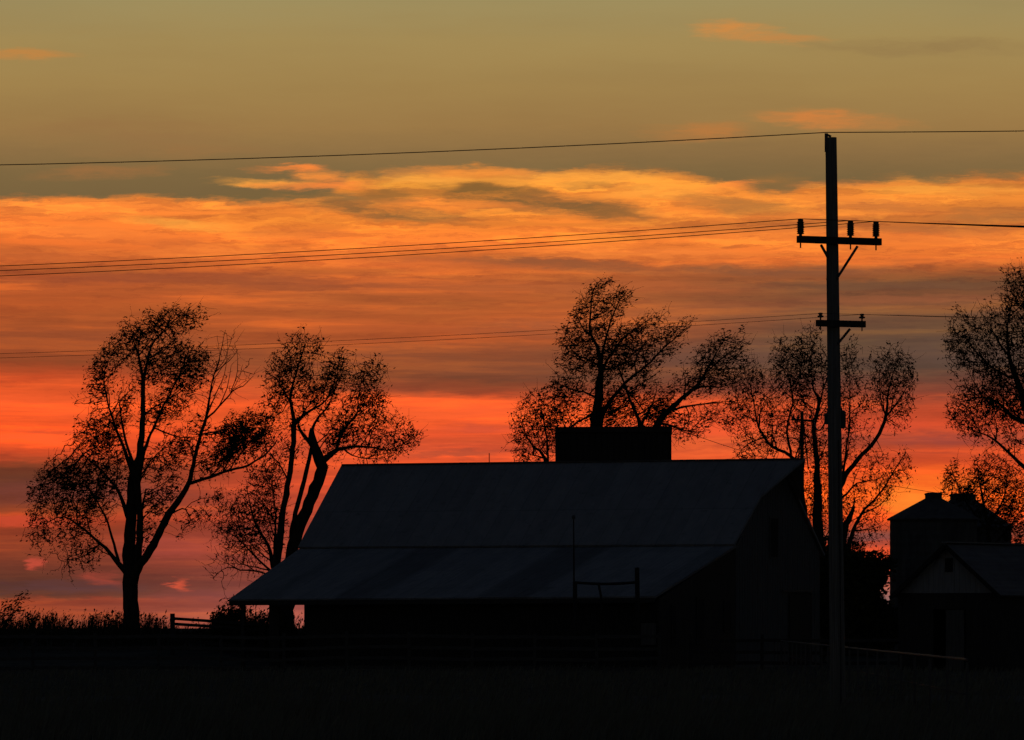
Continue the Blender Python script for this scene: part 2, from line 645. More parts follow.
    Q = np.concatenate([Q, q + np.array([[0, 1, 4, 3]]), q + np.array([[1, 2, 5, 4]]), q + np.array([[2, 0, 3, 5]])])
    V = np.concatenate([V, T])
    mi = np.zeros(len(Q))
    # leaves: narrow rhombs trailing with the wind
    n = len(lv)
    c = lv + rg.normal(0, 0.10, (n, 3))
    ax = rg.normal(0, 1, (n, 3)) + np.array(wind) * 6.5
    ax /= np.linalg.norm(ax, axis=1)[:, None]
    L = leaf * np.clip(rg.lognormal(-0.05, 0.45, n), 0.35, 2.1)[:, None]
    sd = np.cross(ax, rg.normal(0, 1, (n, 3)))
    sd /= np.linalg.norm(sd, axis=1)[:, None] + 1e-9
    bend = np.array([0.0, 0.0, -0.25]) * L
    V2 = np.stack([c - ax * L, c + sd * L * 0.33 + bend * 0.2, c + ax * L + bend, c - sd * L * 0.33 + bend * 0.2], 1).reshape(-1, 3)
    Q2 = np.arange(len(V2)).reshape(-1, 4) + len(V)
    V = np.concatenate([V, V2]) - B
    Q = np.concatenate([Q, Q2])
    mi = np.concatenate([mi, np.ones(len(Q2))])
    np_mesh("crown", V, Q, [M["bark"], M["leaf"]], mi, root)
    return root


TG = "wind-blown trees around the farmyard"
# ---- the big cottonwood at the left
make_tree("cottonwood_tree", "tallest wind-swept tree left of the barn, thick forked trunk and bare dead limbs", "tree", 258, [
    (-1, [(131, 628, 12), (131, 600, 10.5), (130.5, 575, 10.5), (129, 556, 9), (131, 520, 7.5), (133, 480, 6.5), (140, 451, 5), (143, 408, 4), (143, 375, 3.4)]),
    (0, [(134, 580, 6), (139, 552, 5.2), (141, 520, 5), (139, 480, 4.5), (143, 462, 3.5), (147, 448, 2.2)]),
    (0, [(133, 588, 6), (136, 573, 5.8), (146, 560, 5.4), (156, 545, 5.2), (164, 529, 5), (173, 514, 4.8), (182, 503, 4.4), (194, 484, 3.8), (203, 451, 3), (213, 422, 2.6), (217, 403, 2)]),
    (2, [(192, 486, 3), (208, 481, 2.7), (232, 472, 2.2), (251, 467, 1.9), (270, 453, 1.6), (279, 441, 1.0)]),
    (2, [(217, 405, 1.9), (219, 388, 1.4), (225, 368, 1.1), (228, 352, 0.8), (231, 336, 0.4)]),
    (2, [(213, 424, 1.9), (226, 412, 1.6), (240, 397, 1.2), (250, 393, 0.9), (261, 383, 0.4)]),
    (5, [(238, 399, 1), (243, 382, 0.8), (244, 366, 0.5), (241, 352, 0.3)]),
    (4, [(222, 378, 0.9), (236, 366, 0.7), (244, 355, 0.3)]),
    (5, [(226, 412, 1.2), (234, 394, 0.9), (238, 372, 0.5)]),
    (2, [(214, 420, 1.3), (222, 400, 1.0), (231, 380, 0.7), (234, 355, 0.4), (233, 340, 0.2)]),
    (0, [(143, 378, 3), (139, 356, 2), (134, 340, 1)]),
    (0, [(143, 382, 3), (150, 345, 1.8), (162, 328, 1.2), (176, 314, 0.8), (189, 309, 0.4)]),
    (0, [(134, 478, 4), (125, 451, 3), (114, 422, 2.2), (106, 394, 1.5), (102, 368, 0.8)]),
    (0, [(135, 470, 3.2), (128, 450, 2.6), (121, 422, 1.8), (118, 395, 1)]),
    (1, [(141, 478, 3.4), (147, 452, 3), (157, 430, 2.3), (168, 408, 1.9), (184, 380, 1.3), (194, 356, 0.7)]),
    (0, [(126, 572, 5), (118, 563, 4), (106, 548, 3), (86, 531, 2.2), (66, 517, 1.5), (47, 524, 0.7)]),
    (0, [(129, 520, 4), (116, 489, 2.6), (99, 470, 1.9), (80, 453, 1.1), (70, 440, 0.6)]),
    (15, [(119, 562, 2.8), (111, 531, 2.2), (102, 508, 1.7), (90, 487, 1)]),
    (1, [(141, 516, 2.6), (144, 503, 2.2), (146, 489, 1.2)]),
    (2, [(174, 515, 2), (182, 511, 1.5), (189, 511, 1.2), (195, 522, 0.8), (199, 526, 0.4)]),
    (19, [(188, 511, 0.9), (195, 504, 0.7), (204, 500, 0.4)]),
], [
    (156, 324, 22, 13), (175, 314, 20, 8), (133, 342, 18, 17), (190, 313, 11, 6), (109, 361, 13, 18), (102, 385, 10, 16), (150, 364, 16, 18), (168, 350, 12, 14, .8),
    (195, 361, 16, 12, 1.3, 1.4), (190, 383, 18, 14, 1.1), (177, 404, 17, 14), (160, 410, 12, 13, .8), (210, 372, 8, 8, .7), (80, 427, 12, 9), (95, 437, 18, 20), (112, 425, 16, 22, .9), (126, 400, 12, 20, .6),
    (52, 474, 18, 12), (42, 490, 11, 12), (71, 476, 22, 18, 1.2), (95, 476, 22, 17, 1.1), (72, 503, 24, 13, 1.1), (99, 503, 19, 17), (37, 520, 9, 7), (52, 532, 13, 6), (76, 534, 16, 9), (92, 548, 13, 8, .9), (69, 561, 9, 4, .7), (118, 470, 14, 18, .9),
    (157, 503, 14, 14, .7), (167, 487, 14, 13, .9), (171, 456, 19, 16, .9), (190, 447, 13, 12, .8), (203, 430, 9, 11, .6), (152, 533, 9, 8, .6), (210, 452, 10, 9, .6), (215, 465, 12, 9, .7),
    (246, 437, 22, 19, 1.8, 1.8), (232, 455, 15, 10, 1.3, 1.3), (262, 425, 9, 10), (203, 517, 13, 9, .7), (215, 500, 10, 8, .5),
    (232, 358, 12, 24, .25, 0), (250, 383, 10, 14, .25, 0), (222, 394, 9, 18, .3, .1)], 21, TG)

# ---- second tree, behind the barn's left end
make_tree("cottonwood_tree", "three-stemmed tree with a broken stub behind the left end of the barn roof", "tree", 262, [
    (-1, [(286, 632, 9), (289, 590, 8.5), (292, 553, 8), (300, 525, 7.5), (309, 503, 7.5), (318, 482, 8), (322, 468, 8), (317, 453, 7), (312, 440, 6), (312, 428, 3)]),
    (-1, [(274, 632, 6.5), (277, 570, 5.5), (281, 525, 5), (286, 494, 4.6), (291, 464, 4.2), (294, 436, 4), (293, 413, 3.2), (290, 398, 2.4), (294, 380, 2), (300, 360, 1.4), (307, 341, 0.6)]),
    (-1, [(288, 632, 5), (290, 560, 4), (294, 520, 3.8), (302, 488, 3.6), (309, 460, 3.4), (312, 445, 3)]),
    (0, [(313, 447, 4), (304, 436, 3), (298, 425, 2.6)]),
    (1, [(295, 424, 3), (304, 415, 2.6), (316, 407, 2), (327, 400, 1.4), (335, 382, 0.8)]),
    (0, [(312, 430, 2.8), (319, 417, 2), (329, 407, 1.5), (337, 385, 1), (340, 365, 0.5)]),
    (0, [(321, 463, 5), (333, 452, 4), (344, 447, 3), (360, 445.5, 2.2), (373, 446.5, 1.8), (386, 449, 1.3), (401, 443, 1), (415, 433, 0.5)]),
    (6, [(336, 450, 3), (340, 435, 2.6), (348, 422, 2.2), (356, 411, 1.6), (357, 396, 1.1), (360, 376, 0.6)]),
    (7, [(345, 426, 1.6), (360, 412, 1.2), (376, 402, 0.7)]),
    (6, [(343, 448, 2), (352, 455, 1.3), (366, 458, 0.9), (384, 457, 0.5)]),
    (1, [(293, 405, 2), (284, 393, 1.4), (277, 378, 0.8)]),
    (1, [(288, 480, 1.8), (278, 462, 1.2), (266, 452, 0.7)]),
], [
    (299, 345, 13, 10), (285, 360, 13, 12), (313, 350, 11, 9), (278, 375, 11, 14), (296, 374, 15, 15, 1.1), (281, 399, 11, 13), (305, 385, 13, 17), (319, 393, 11, 15, .9), (339, 364, 12, 11), (335, 384, 13, 15, 1.1), (356, 370, 11, 10, .9),
    (372, 370, 12, 12), (365, 389, 15, 15, .9), (379, 400, 10, 12, .9), (350, 408, 13, 11, .9), (375, 420, 16, 11, .9), (341, 430, 13, 13, 1.5, 1.4), (395, 425, 13, 7), (402, 440, 14, 8), (380, 443, 18, 8, .9), (411, 436, 7, 7), (385, 454, 14, 4, .9),
    (290, 420, 7, 9, .7), (270, 413, 9, 10, .8), (272, 435, 9, 9, .8), (285, 445, 8, 10, .8), (360, 430, 14, 10, .9), (325, 412, 10, 9, .8), (302, 412, 9, 8, .6), (300, 450, 6, 10, .5), (270, 460, 10, 8, .8)], 22, TG, dens=0.12, leaf_n=2.2, wind=(0.14, 0, 0.14))

# ---- low sparse tree between the two
make_tree("willow_tree", "low sparse tree with drooping twigs between the two big trees left of the barn", "tree", 270, [
    (-1, [(282, 640, 5), (279, 600, 4.5), (273, 566, 3.6), (268, 545, 2.8), (257, 527, 2.1), (251, 509, 1.5), (247, 488, 0.8)]),
    (0, [(274, 568, 3), (275, 537, 2.2), (275, 510, 1.5), (271, 480, 0.8)]),
    (0, [(271, 571, 2.4), (258, 559, 1.9), (246, 546, 1.5), (234, 535, 0.9), (222, 530, 0.5)]),
    (0, [(276, 580, 2.2), (262, 572, 1.7), (240, 570, 1.3), (227, 567, 0.9), (216, 574, 0.4)]),
    (2, [(246, 546, 1), (240, 530, 0.8), (236, 515, 0.5)]),
], [(270, 478, 15, 15), (258, 500, 20, 18), (243, 516, 19, 18), (270, 517, 14, 24, .9), (236, 529, 17, 11), (223, 530, 13, 7, .8), (226, 510, 11, 11, .5), (251, 541, 15, 11), (222, 560, 13, 7, .4, .3), (216, 572, 10, 7, .4, .3), (239, 558, 17, 9, .7), (215, 520, 9, 6, .5), (232, 545, 12, 8, .8), (255, 475, 10, 10, .7)],
    23, TG, dens=0.12, leaf_n=1.7, wind=(-0.05, 0, -0.04))

# ---- the tree behind the box-shaped tower
make_tree("elm_tree", "tall bushy tree rising behind the dark square tower, leaning with the wind", "tree", 285, [
    (-1, [(594, 640, 9), (594, 540, 8), (594, 450, 7.5), (595, 424, 7), (599, 398, 6), (600, 378, 5), (601, 366, 4.2), (597, 346, 3), (590, 333, 2.3), (591, 308, 1.6), (593, 290, 1), (601, 280, 0.5)]),
    (0, [(598, 365, 2.4), (588, 360, 1.8), (577, 356, 1.4), (568, 346, 0.8)]),
    (0, [(592, 336, 1.8), (585, 331, 1.4), (577, 315, 0.7)]),
    (0, [(601, 364, 3), (604, 346, 2.2), (611, 321, 1.6), (621, 298, 1), (628, 289, 0.5)]),
    (0, [(602, 370, 3), (611, 354, 2.1), (622, 339, 1.5), (636, 328, 1), (650, 318, 0.6)]),
    (-1, [(598, 470, 5), (601, 420, 4), (608, 405, 3.5), (626, 382, 2.6), (646, 366, 2), (660, 352, 1.5), (676, 337, 1), (691, 325, 0.5)]),
    (-1, [(632, 480, 5), (640, 430, 3.6), (632, 405, 2.6), (624, 383, 2), (618, 365, 1.2)]),
    (5, [(622, 386, 2), (634, 398, 1.5), (645, 412, 1.2)]),
    (0, [(597, 412, 3), (585, 418, 2), (572, 426, 1.6), (562, 436, 1.2)]),
    (0, [(599, 400, 2.2), (584, 392, 1.7), (570, 390, 1.2), (558, 384, .7)]),
    (6, [(640, 428, 2.4), (652, 405, 1.6), (657, 390, 0.8)]),
], [
    (600, 286, 12, 7), (592, 298, 11, 10), (622, 295, 12, 8), (610, 309, 13, 11), (583, 312, 9, 11), (591, 330, 11, 13), (612, 329, 13, 13), (574, 340, 11, 11), (569, 352, 8, 12), (586, 352, 11, 11), (601, 357, 15, 13, 1.3), (626, 339, 15, 13), (641, 327, 14, 8),
    (651, 319, 14, 6), (641, 345, 17, 11), (625, 360, 15, 11, 1.2), (662, 334, 13, 9), (678, 330, 12, 7), (687, 326, 6, 5), (669, 349, 12, 6), (651, 361, 11, 8), (610, 374, 15, 9, 1.1), (641, 380, 15, 13, .9), (655, 395, 13, 13, .9), (625, 400, 17, 15), (602, 405, 18, 15, 1.2),
    (645, 411, 17, 11), (575, 385, 13, 13), (566, 400, 15, 13, 1.1), (556, 386, 9, 9), (570, 420, 16, 10, 1.1), (556, 412, 9, 11), (620, 418, 24, 7, 1.2), (580, 368, 9, 9, .8), (660, 412, 10, 10, .9)], 24, TG, dens=0.12, leaf_n=2.5, wind=(0.36, 0, 0.2))

make_tree("elm_tree", "tree leaning far over to the right beside the dark square tower, thin trailing branches", "tree", 280, [
    (-1, [(640, 640, 7), (646, 520, 6), (652, 450, 5.5), (658, 423, 5), (676, 404, 3.8), (698, 384, 2.8), (709, 366, 2), (717, 352, 1.4), (725, 338, 0.6)]),
    (0, [(690, 391, 2), (706, 386, 1.6), (722, 386, 1.2), (738, 380, .6)]),
    (0, [(668, 412, 2.4), (681, 408, 1.9), (703, 405, 1.4), (731, 403, 0.6)]),
    (0, [(660, 423, 2.4), (675, 427, 1.7), (690, 431, 1.2), (704, 431, 0.6)]),
    (0, [(704, 374, 1.6), (720, 360, 1.2), (733, 350, .8), (742, 341, 0.4)]),
    (0, [(684, 396, 1.6), (686, 384, 1), (684, 374, .5)]),
    (0, [(700, 380, 1.5), (702, 366, 1), (706, 352, .5)]),
], [(717, 346, 9, 13), (728, 341, 10, 7), (738, 343, 7, 6), (735, 355, 10, 9), (725, 362, 13, 11), (706, 360, 10, 12), (700, 374, 11, 9), (690, 383, 9, 8), (683, 378, 7, 7), (715, 379, 15, 7), (733, 374, 11, 9), (670, 404, 11, 11, 1.1), (665, 415, 11, 9, 1.2), (680, 420, 13, 7), (700, 414, 15, 7, .9), (712, 420, 10, 6, .8),
    (690, 432, 14, 5, .9), (718, 405, 12, 5, .6), (742, 362, 6, 8, .7)], 25, TG, dens=0.12, leaf_n=2.1, wind=(0.45, 0, 0.2))

make_tree("young_tree", "small round tree close to the left side of the dark square tower", "tree", 276, [
    (-1, [(552, 640, 5), (550, 520, 4), (545, 459, 3), (534, 448, 2), (526, 434, 1.3), (520, 420, .7)]),
    (0, [(548, 470, 2.4), (547, 440, 1.8), (543, 420, 1.2), (538, 402, 0.6)]),
    (0, [(545, 459, 1.6), (534, 455, 1.1), (524, 452, .6)]),
], [(535, 401, 10, 9), (525, 414, 11, 11), (519, 429, 8, 13), (531, 438, 12, 12), (545, 420, 12, 14, 1.1), (524, 453, 9, 6), (549, 440, 10, 14), (538, 415, 10, 8)], 26, TG, dens=0.13, leaf_n=2.2, wind=(0.05, 0, 0.1))

# ---- the spreading tree between barn and bins, behind the utility pole
make_tree("spreading_tree", "spreading many-stemmed tree between barn and grain bins, behind the utility pole", "tree", 290, [
    (-1, [(818, 650, 10), (818, 600, 9), (818, 540, 7), (817, 466, 4.4), (814, 433, 3.6), (816, 417, 3.2), (819, 401, 3), (814, 391, 1.8), (812, 376, 1.2), (811, 350, 0.5)]),
    (0, [(818, 408, 1.9), (824, 387, 1.3), (830, 365, .7)]),
    (-1, [(808, 650, 7), (804, 520, 5), (797, 470, 3.6), (790, 456, 3), (772, 446, 2.5), (763, 435, 2.1), (757, 421, 1.7), (754, 404, 1.2), (750, 382, 0.6)]),
    (2, [(792, 460, 2.4), (786, 433, 2), (788, 417, 1.8), (791, 401, 1.6), (787, 385, 1.2), (784, 366, 0.6)]),
    (-1, [(828, 650, 8), (832, 560, 6.5), (836, 508, 5), (842, 482, 4.4), (857, 460, 3.6), (876, 439, 3.2), (886, 416, 2.8), (888, 392, 1.7), (895, 368, .8)]),
    (4, [(886, 416, 2), (896, 404, 1.5), (906, 388, .8)]),
    (4, [(885, 414, 1.6), (880, 396, 1.1), (878, 374, .6)]),
    (-1, [(838, 650, 6), (846, 560, 4.6), (860, 516, 2.6), (879, 495, 1.8), (894, 471, 1.3), (904, 455, 0.6)]),
    (4, [(838, 500, 2.4), (847, 494, 1.9), (858, 483, 1.5), (877, 479, 0.9), (890, 474, .5)]),
    (-1, [(838, 620, 8), (843, 535, 5.2), (849, 520, 4.4), (854, 506, 2.6)]),
    (4, [(842, 482, 2.4), (846, 452, 1.8), (850, 420, 1.4), (850, 385, .8), (849, 362, .4)]),
    (7, [(862, 514, 1.6), (878, 506, 1.1), (890, 494, .6)]),
    (2, [(764, 437, 1.5), (748, 444, 1), (738, 455, .5)]),
    (2, [(757, 421, 1.3), (744, 416, .9), (732, 420, .5)]),
], [
    (780, 354, 11, 11), (796, 356, 11, 13, 1.1), (777, 367, 11, 13), (792, 369, 13, 13), (748, 373, 11, 11, 1.1), (756, 379, 13, 11), (741, 385, 11, 13), (735, 401, 10, 11), (729, 418, 7, 9), (746, 410, 13, 13), (741, 425, 13, 7), (766, 407, 13, 15), (777, 387, 13, 13), (777, 421, 15, 15),
    (756, 441, 13, 11, 1.1), (741, 454, 9, 5), (770, 442, 13, 9), (812, 338, 12, 9), (810, 354, 15, 15), (821, 368, 13, 15), (802, 377, 11, 13), (804, 401, 13, 13), (828, 401, 11, 13), (812, 440, 15, 16, .9), (800, 430, 12, 14, .8), (825, 450, 14, 20, .9), (815, 480, 14, 20, 1), (808, 510, 12, 18, 1), (826, 515, 12, 20, 1),
    (848, 357, 11, 13), (854, 373, 11, 11), (849, 391, 11, 10, .9), (851, 417, 11, 13), (849, 445, 11, 13), (865, 436, 9, 9, .6), (882, 361, 12, 9), (896, 360, 14, 9), (908, 376, 9, 12), (898, 386, 16, 14), (882, 383, 12, 14), (910, 403, 8, 9), (898, 410, 12, 8), (876, 398, 9, 8, .8), (866, 401, 7, 7, .7), (862, 385, 7, 9, .5),
    (901, 460, 9, 8), (907, 472, 7, 7), (891, 473, 11, 8), (879, 457, 9, 7, .7), (866, 470, 11, 9, .8), (882, 491, 13, 8, .9), (857, 491, 13, 9, .9), (866, 515, 13, 11, .9), (879, 528, 10, 10, .8), (851, 540, 14, 11, 1), (845, 510, 9, 12, .8)], 27, TG, dens=0.115, leaf_n=2.1, wind=(0.03, 0, 0.14), k_trunk=1.0)

# ---- right edge
make_tree("cottonwood_tree", "large dense tree at the right edge, its boughs hanging out above the grain bins", "tree", 270, [
    (-1, [(1050, 640, 13), (1048, 560, 12), (1044, 500, 11), (1040, 455, 10), (1034, 425, 7.5), (1024, 400, 5.5), (1014, 372, 3.8), (1009, 354, 2.8), (1007, 335, 2), (1010, 310, 1.4), (1015, 285, .7)]),
    (0, [(1042, 480, 4.4), (1025, 466, 3.4), (1012, 453, 2.6), (999, 440, 2), (990, 434, 1.5), (973, 427, 0.8)]),
    (0, [(1034, 424, 4.8), (1020, 421, 3.8), (1009, 415, 3), (996, 403, 2.4), (980, 398, 1.7), (962, 402, .8)]),
    (0, [(1016, 378, 2.6), (1000, 372, 2), (985, 360, 1.5), (972, 345, 1.1), (962, 330, .6)]),
    (0, [(1010, 358, 2), (998, 340, 1.4), (990, 322, .8)]),
    (3, [(988, 363, 1.3), (970, 362, .9), (953, 366, .5)]),
    (0, [(1038, 440, 6), (1046, 400, 4.6), (1050, 350, 3), (1046, 300, 1.5)]),
], [
    (1016, 275, 11, 7), (1010, 289, 10, 11), (1021, 300, 13, 13), (1004, 306, 9, 9), (991, 315, 12, 9), (965, 315, 8, 6), (976, 322, 13, 9), (956, 330, 7, 8), (955, 345, 9, 9), (970, 340, 15, 13, 1.1), (990, 340, 17, 15, 1.1), (1010, 330, 15, 17, 1.1), (1016, 354, 13, 17, 1.1),
    (966, 355, 15, 8), (951, 366, 6, 5), (976, 365, 13, 7), (991, 364, 14, 13), (1005, 380, 19, 15, 1.6, 1.3), (986, 394, 19, 11, 1.6, 1.3), (965, 395, 11, 9, 1.1), (956, 405, 9, 11), (951, 414, 7, 7), (970, 415, 17, 11, 1.1), (990, 410, 17, 11, 1.2), (1010, 405, 17, 13, 1.6, 1.3), (985, 424, 15, 8, .9), (1014, 438, 11, 13, .6),
    (1040, 340, 18, 40, .8), (1062, 380, 26, 50, .7), (1036, 290, 14, 20, .9), (1030, 385, 14, 20, 1.1)], 28, TG, dens=0.115, leaf_n=2.3, wind=(-0.08, 0, 0.12))

make_tree("young_tree", "leafy small tree standing close beside the right-hand grain bin", "tree", 285, [
    (-1, [(1000, 650, 5), (994, 580, 4), (988, 530, 3), (983, 500, 2.2), (979, 480, 1.5), (978, 465, .7)]),
    (0, [(988, 530, 2.2), (966, 505, 1.7), (956, 488, 1.1), (947, 468, .5)]),
    (0, [(988, 525, 2.4), (1004, 500, 1.6), (1008, 480, 1.1), (1012, 466, .6)]),
    (0, [(990, 550, 2.2), (1010, 525, 1.4), (1022, 505, .8)]),
], [(948, 470, 6, 9), (955, 485, 9, 11), (965, 493, 9, 9), (945, 478, 5, 7), (980, 465, 12, 8), (978, 480, 13, 11), (1000, 470, 15, 11), (1000, 490, 15, 11), (1016, 480, 12, 12), (1016, 500, 12, 12), (1000, 510, 15, 11), (1019, 520, 10, 13), (985, 503, 11, 9), (1026, 535, 10, 10), (1035, 500, 14, 20), (1006, 520, 10, 9, 1.2), (1012, 534, 8, 8, 1), (1016, 550, 9, 8, 1)], 29, TG, dens=0.13, leaf_n=2.8)

# shrubs
def shrub(label, Y, stems, blobs, seed, dens=0.16, leaf_n=3.0, leaf=0.075, wind=(0.1, 0, .15), depth=0.7):
    return make_tree("shrub", label, "shrub", Y, stems, blobs, seed, "shrubs in the farmyard", dens=dens, leaf_n=leaf_n, leaf=leaf, wind=wind, D=0.16, tip=0.009, kill=0.2, depth=depth)


shrub("dense dark shrub at the foot of the utility pole side of the barn", 268, [
    (-1, [(812, 650, 3), (812, 610, 2.2), (812, 575, 1)]), (0, [(812, 630, 2), (826, 595, 1.4), (832, 570, .7)]), (0, [(812, 630, 2), (800, 600, 1.3), (797, 580, .6)])],
    [(812, 575, 14, 20, 1.2, 3.5), (825, 580, 16, 24, 1.2, 3.5), (812, 610, 22, 25, 1.2, 3), (830, 555, 9, 14, 1, 2), (838, 600, 14, 30, 1.2, 3.5), (818, 635, 26, 12, 1.2, 3)], 41, leaf=0.12)
shrub("broad leafy shrub filling the gap between the pole and the left grain bin", 276, [
    (-1, [(856, 650, 3), (855, 610, 2.2), (853, 575, 1)]), (0, [(856, 630, 2), (870, 595, 1.4), (876, 570, .7)]), (0, [(856, 630, 2), (844, 600, 1.3), (841, 570, .6)])],
    [(852, 572, 13, 19, 1.2, 3.5), (866, 567, 11, 11, 1.2, 3), (879, 562, 8, 8, 1.1, 2.2), (845, 590, 12, 30, 1.2, 3.5), (860, 598, 12, 22, 1.2, 3.5), (872, 580, 9, 9, 1.2, 3), (886, 570, 5, 9, 1, 1.6), (880, 592, 3, 8, .6, 1), (868, 612, 18, 14, 1.2, 4), (884, 617, 14, 9, 1.2, 4), (872, 634, 26, 12, 1.2, 4), (850, 625, 16, 20, 1.2, 4)], 42, leaf=0.12)
shrub("slanting thin shrub among the weeds at the far left edge", 250, [
    (-1, [(9, 640, 1.2), (11, 618, .9), (16, 606, .6), (22, 598, .3)]), (0, [(10, 622, .7), (10, 610, .4), (12, 602, .2)])],
    [(21, 599, 4, 3), (16, 604, 5, 4), (11, 609, 5, 5), (9, 617, 5, 6), (19, 610, 4, 4, .8), (2, 613, 3, 5)], 43, dens=0.2, leaf=0.07, leaf_n=1.8, wind=(0.35, 0, .2))
shrub("rounded shrub at the open left corner of the barn, under the eave", 252, [
    (-1, [(228, 645, 1.5), (228, 625, 1.1), (230, 610, .6)]), (0, [(228, 630, 1), (220, 618, .6)]), (0, [(228, 630, 1), (238, 615, .6)])],
    [(228, 613, 9, 6, 1.3, 1.3), (219, 619, 7, 6, 1.3, 1.2), (238, 614, 10, 6, 1.3, 1.2), (225, 626, 14, 9, 1.3, 1.3), (250, 623, 10, 6, 1.2), (268, 626, 14, 6, 1.2)], 44, dens=0.2)

# ---------------------------------------------------------------- barn
BA = R(23.6)
RX, RY = 11.46, 245.0                    # right-hand gable, under the ridge
LB = 20.73                               # length along the ridge
barn = thing("barn", (RX, RY, 0), "long weathered barn with a big blue-grey metal roof sweeping down over a lean-to", "barn", rz=-BA)
# local frame: x along the ridge (0 = gable at the right, negative = left), y = away from the viewer
ZR, ZB, ZE = 8.98, 5.15, 3.0
WB, WE = 5.1, 14.06


def roof_z(y):
    y = abs(y)
    return ZR + (ZB - ZR) * y / WB if y <= WB else ZB + (ZE - ZB) * (y - WB) / (WE - WB)


RT = 0.1
M["barn_roof"] = roof_metal("barn_roof", (0.215, 0.221, 0.236), (0.27, 0.277, 0.293))
M["lean_roof"] = roof_metal("lean_roof", (0.2, 0.208, 0.223), (0.275, 0.283, 0.298), ((-14.6, -12.7, 0.66), (-8.0, -5.6, 0.64), (-0.9, 1, 0.85), (-18.2, -17.4, .85)))
rf = MB()
ov = 0.15
rf.sheet([(-LB + .32, -WB - 0.15, roof_z(WB) + 0.1), (ov - .12, -WB - 0.15, roof_z(WB) + 0.1), (ov, 0, ZR), (-LB - ov * .3, 0, ZR)], RT)
rf.sheet([(-LB - ov * .3, 0.004, ZR), (ov, 0.004, ZR), (ov, WB + 0.3, roof_z(WB) - 0.22), (-LB - ov * .3, WB + 0.3, roof_z(WB) - 0.22)], RT)
# hay hood: the roof carried forward to a point over the gable
HT = 1.45
for sgn in (-1, 1):
    a, b, c = Vector((ov + .001, 0.003 * sgn, ZR)), Vector((ov + HT - .35, 0.003 * sgn, ZR + 0.02)), Vector((ov - (.048 if sgn < 0 else -.001), sgn * 2.2, roof_z(2.2) + (.045 if sgn < 0 else -.05)))
    up = Vector((0, 0, RT))
    i = len(rf.v)
    rf.v += [tuple(p) for p in (a, b, c, a - up, b - up, c - up)]
    for q in ((0, 1, 2), (5, 4, 3), (0, 3, 4, 1), (1, 4, 5, 2), (2, 5, 3, 0)):
        rf.f.append(tuple(i + k for k in q))
        rf.mi.append(0)
roof = rf.build("roof", M["barn_roof"], barn)
cap = MB()
cap.bar((-LB, 0, ZR - 0.012), (ov + 1.0, 0, ZR - 0.006), 0.28, 0.06)
cap.build("ridge_cap", M["steel"], roof)
rod = MB()
rod.tube([(-13.6, 0, ZR), (-13.6, 0, ZR + 0.42)], 0.02, 6)
rod.build("lightning_rod", M["wire"], roof)
lr = MB()
skew = 1.34
zt = roof_z(WB) - 0.02
quad = [(-LB + skew, -WE, ZE - .09), (0.0, -WE, ZE), (ov - .12, -WB + .1, zt + .075), (-LB + .33, -WB + .1, zt + .075)]
lr.sheet(quad, RT)
lean = lr.build("lean_to_roof", M["lean_roof"], barn)
fs = MB()
fs.bar((-LB + skew, -WE + .03, ZE - 0.25), (0, -WE + .03, ZE - 0.17), 0.05, 0.2)
fs.build("fascia", M["dark_wood"], lean)

# walls
def prism_wall(mb, x0, x1, ys, z0=0.0, drop=0.13):
    """a gable-shaped slab between x0 and x1 whose top follows the roof"""
    top = [(y, roof_z(y) - drop - (0.09 if y < -WB else 0)) for y in ys]
    n = len(top)
    i = len(mb.v)
    for x in (x0, x1):
        for (y, z) in top:
            mb.v.append((x, y, z))
        for (y, z) in reversed(top):
            mb.v.append((x, y, z0))
    m = 2 * n
    mb.f.append(tuple(range(i, i + m)))
    mb.f.append(tuple(range(i + 2 * m - 1, i + m - 1, -1)))
    for k in range(m):
        mb.f.append((i + k, i + m + k, i + m + (k + 1) % m, i + (k + 1) % m))
    mb.mi += [0] * (m + 2)


gw = MB()
prism_wall(gw, -0.16, 0.0, [-WB + .1, 0, WB])
gable = gw.build("gable_wall", M["barn_board"], barn)
bt = MB()
for k in range(34):                       # board battens on the gable
    y = -WB + 0.25 + k * 0.3
    bt.box(0.002, 0.022, y - .025, y + .025, 0.1, roof_z(y) - 0.2)
bt.build("board_batten", M["barn_board"], gable)
gw = MB()
prism_wall(gw, -LB + .5, -LB + .66, [-WB + .1, 0, WB])
gw.build("rear_gable_wall", M["dark_wood"], barn)
gw = MB()
gw.box(-LB + .66, -.16, WB - .16, WB - .01, 0, roof_z(WB) - .12)
gw.build("back_wall", M["dark_wood"], barn)
gw = MB()
gw.box(-LB + .66, -.16, -WB + .1, -WB + .24, 0, roof_z(WB) - .22)
gw.build("inner_wall", M["black_wood"], barn)
gw = MB()
prism_wall(gw, -0.13, -0.01, [-WE + .5, -WB + .09])
gw.build("lean_to_end_wall", M["dark_wood"], barn)
XO = -LB + 4.75
gw = MB()
gw.box(XO, -.14, -WE + .5, -WE + .62, 0, ZE - .2)
gw.box(XO, XO + .14, -WE + .63, -WB + .09, 0, ZE - .2)
gw.build("lean_to_wall", M["black_wood"], barn)
dm = MB()
dm.box(0.03, 0.07, -1.05, -0.2, 4.75, 6.4)
lo = dm.build("hay_door", M["black_wood"], gable)
dm = MB()
for (y0, y1, z0, z1) in ((-1.13, -1.055, 4.67, 6.48), (-.195, -.12, 4.67, 6.48), (-1.05, -.2, 6.405, 6.48), (-1.05, -.2, 4.67, 4.745)):
    dm.box(0.03, 0.075, y0, y1, z0, z1)
dm.build("frame", M["old_wood"], lo)
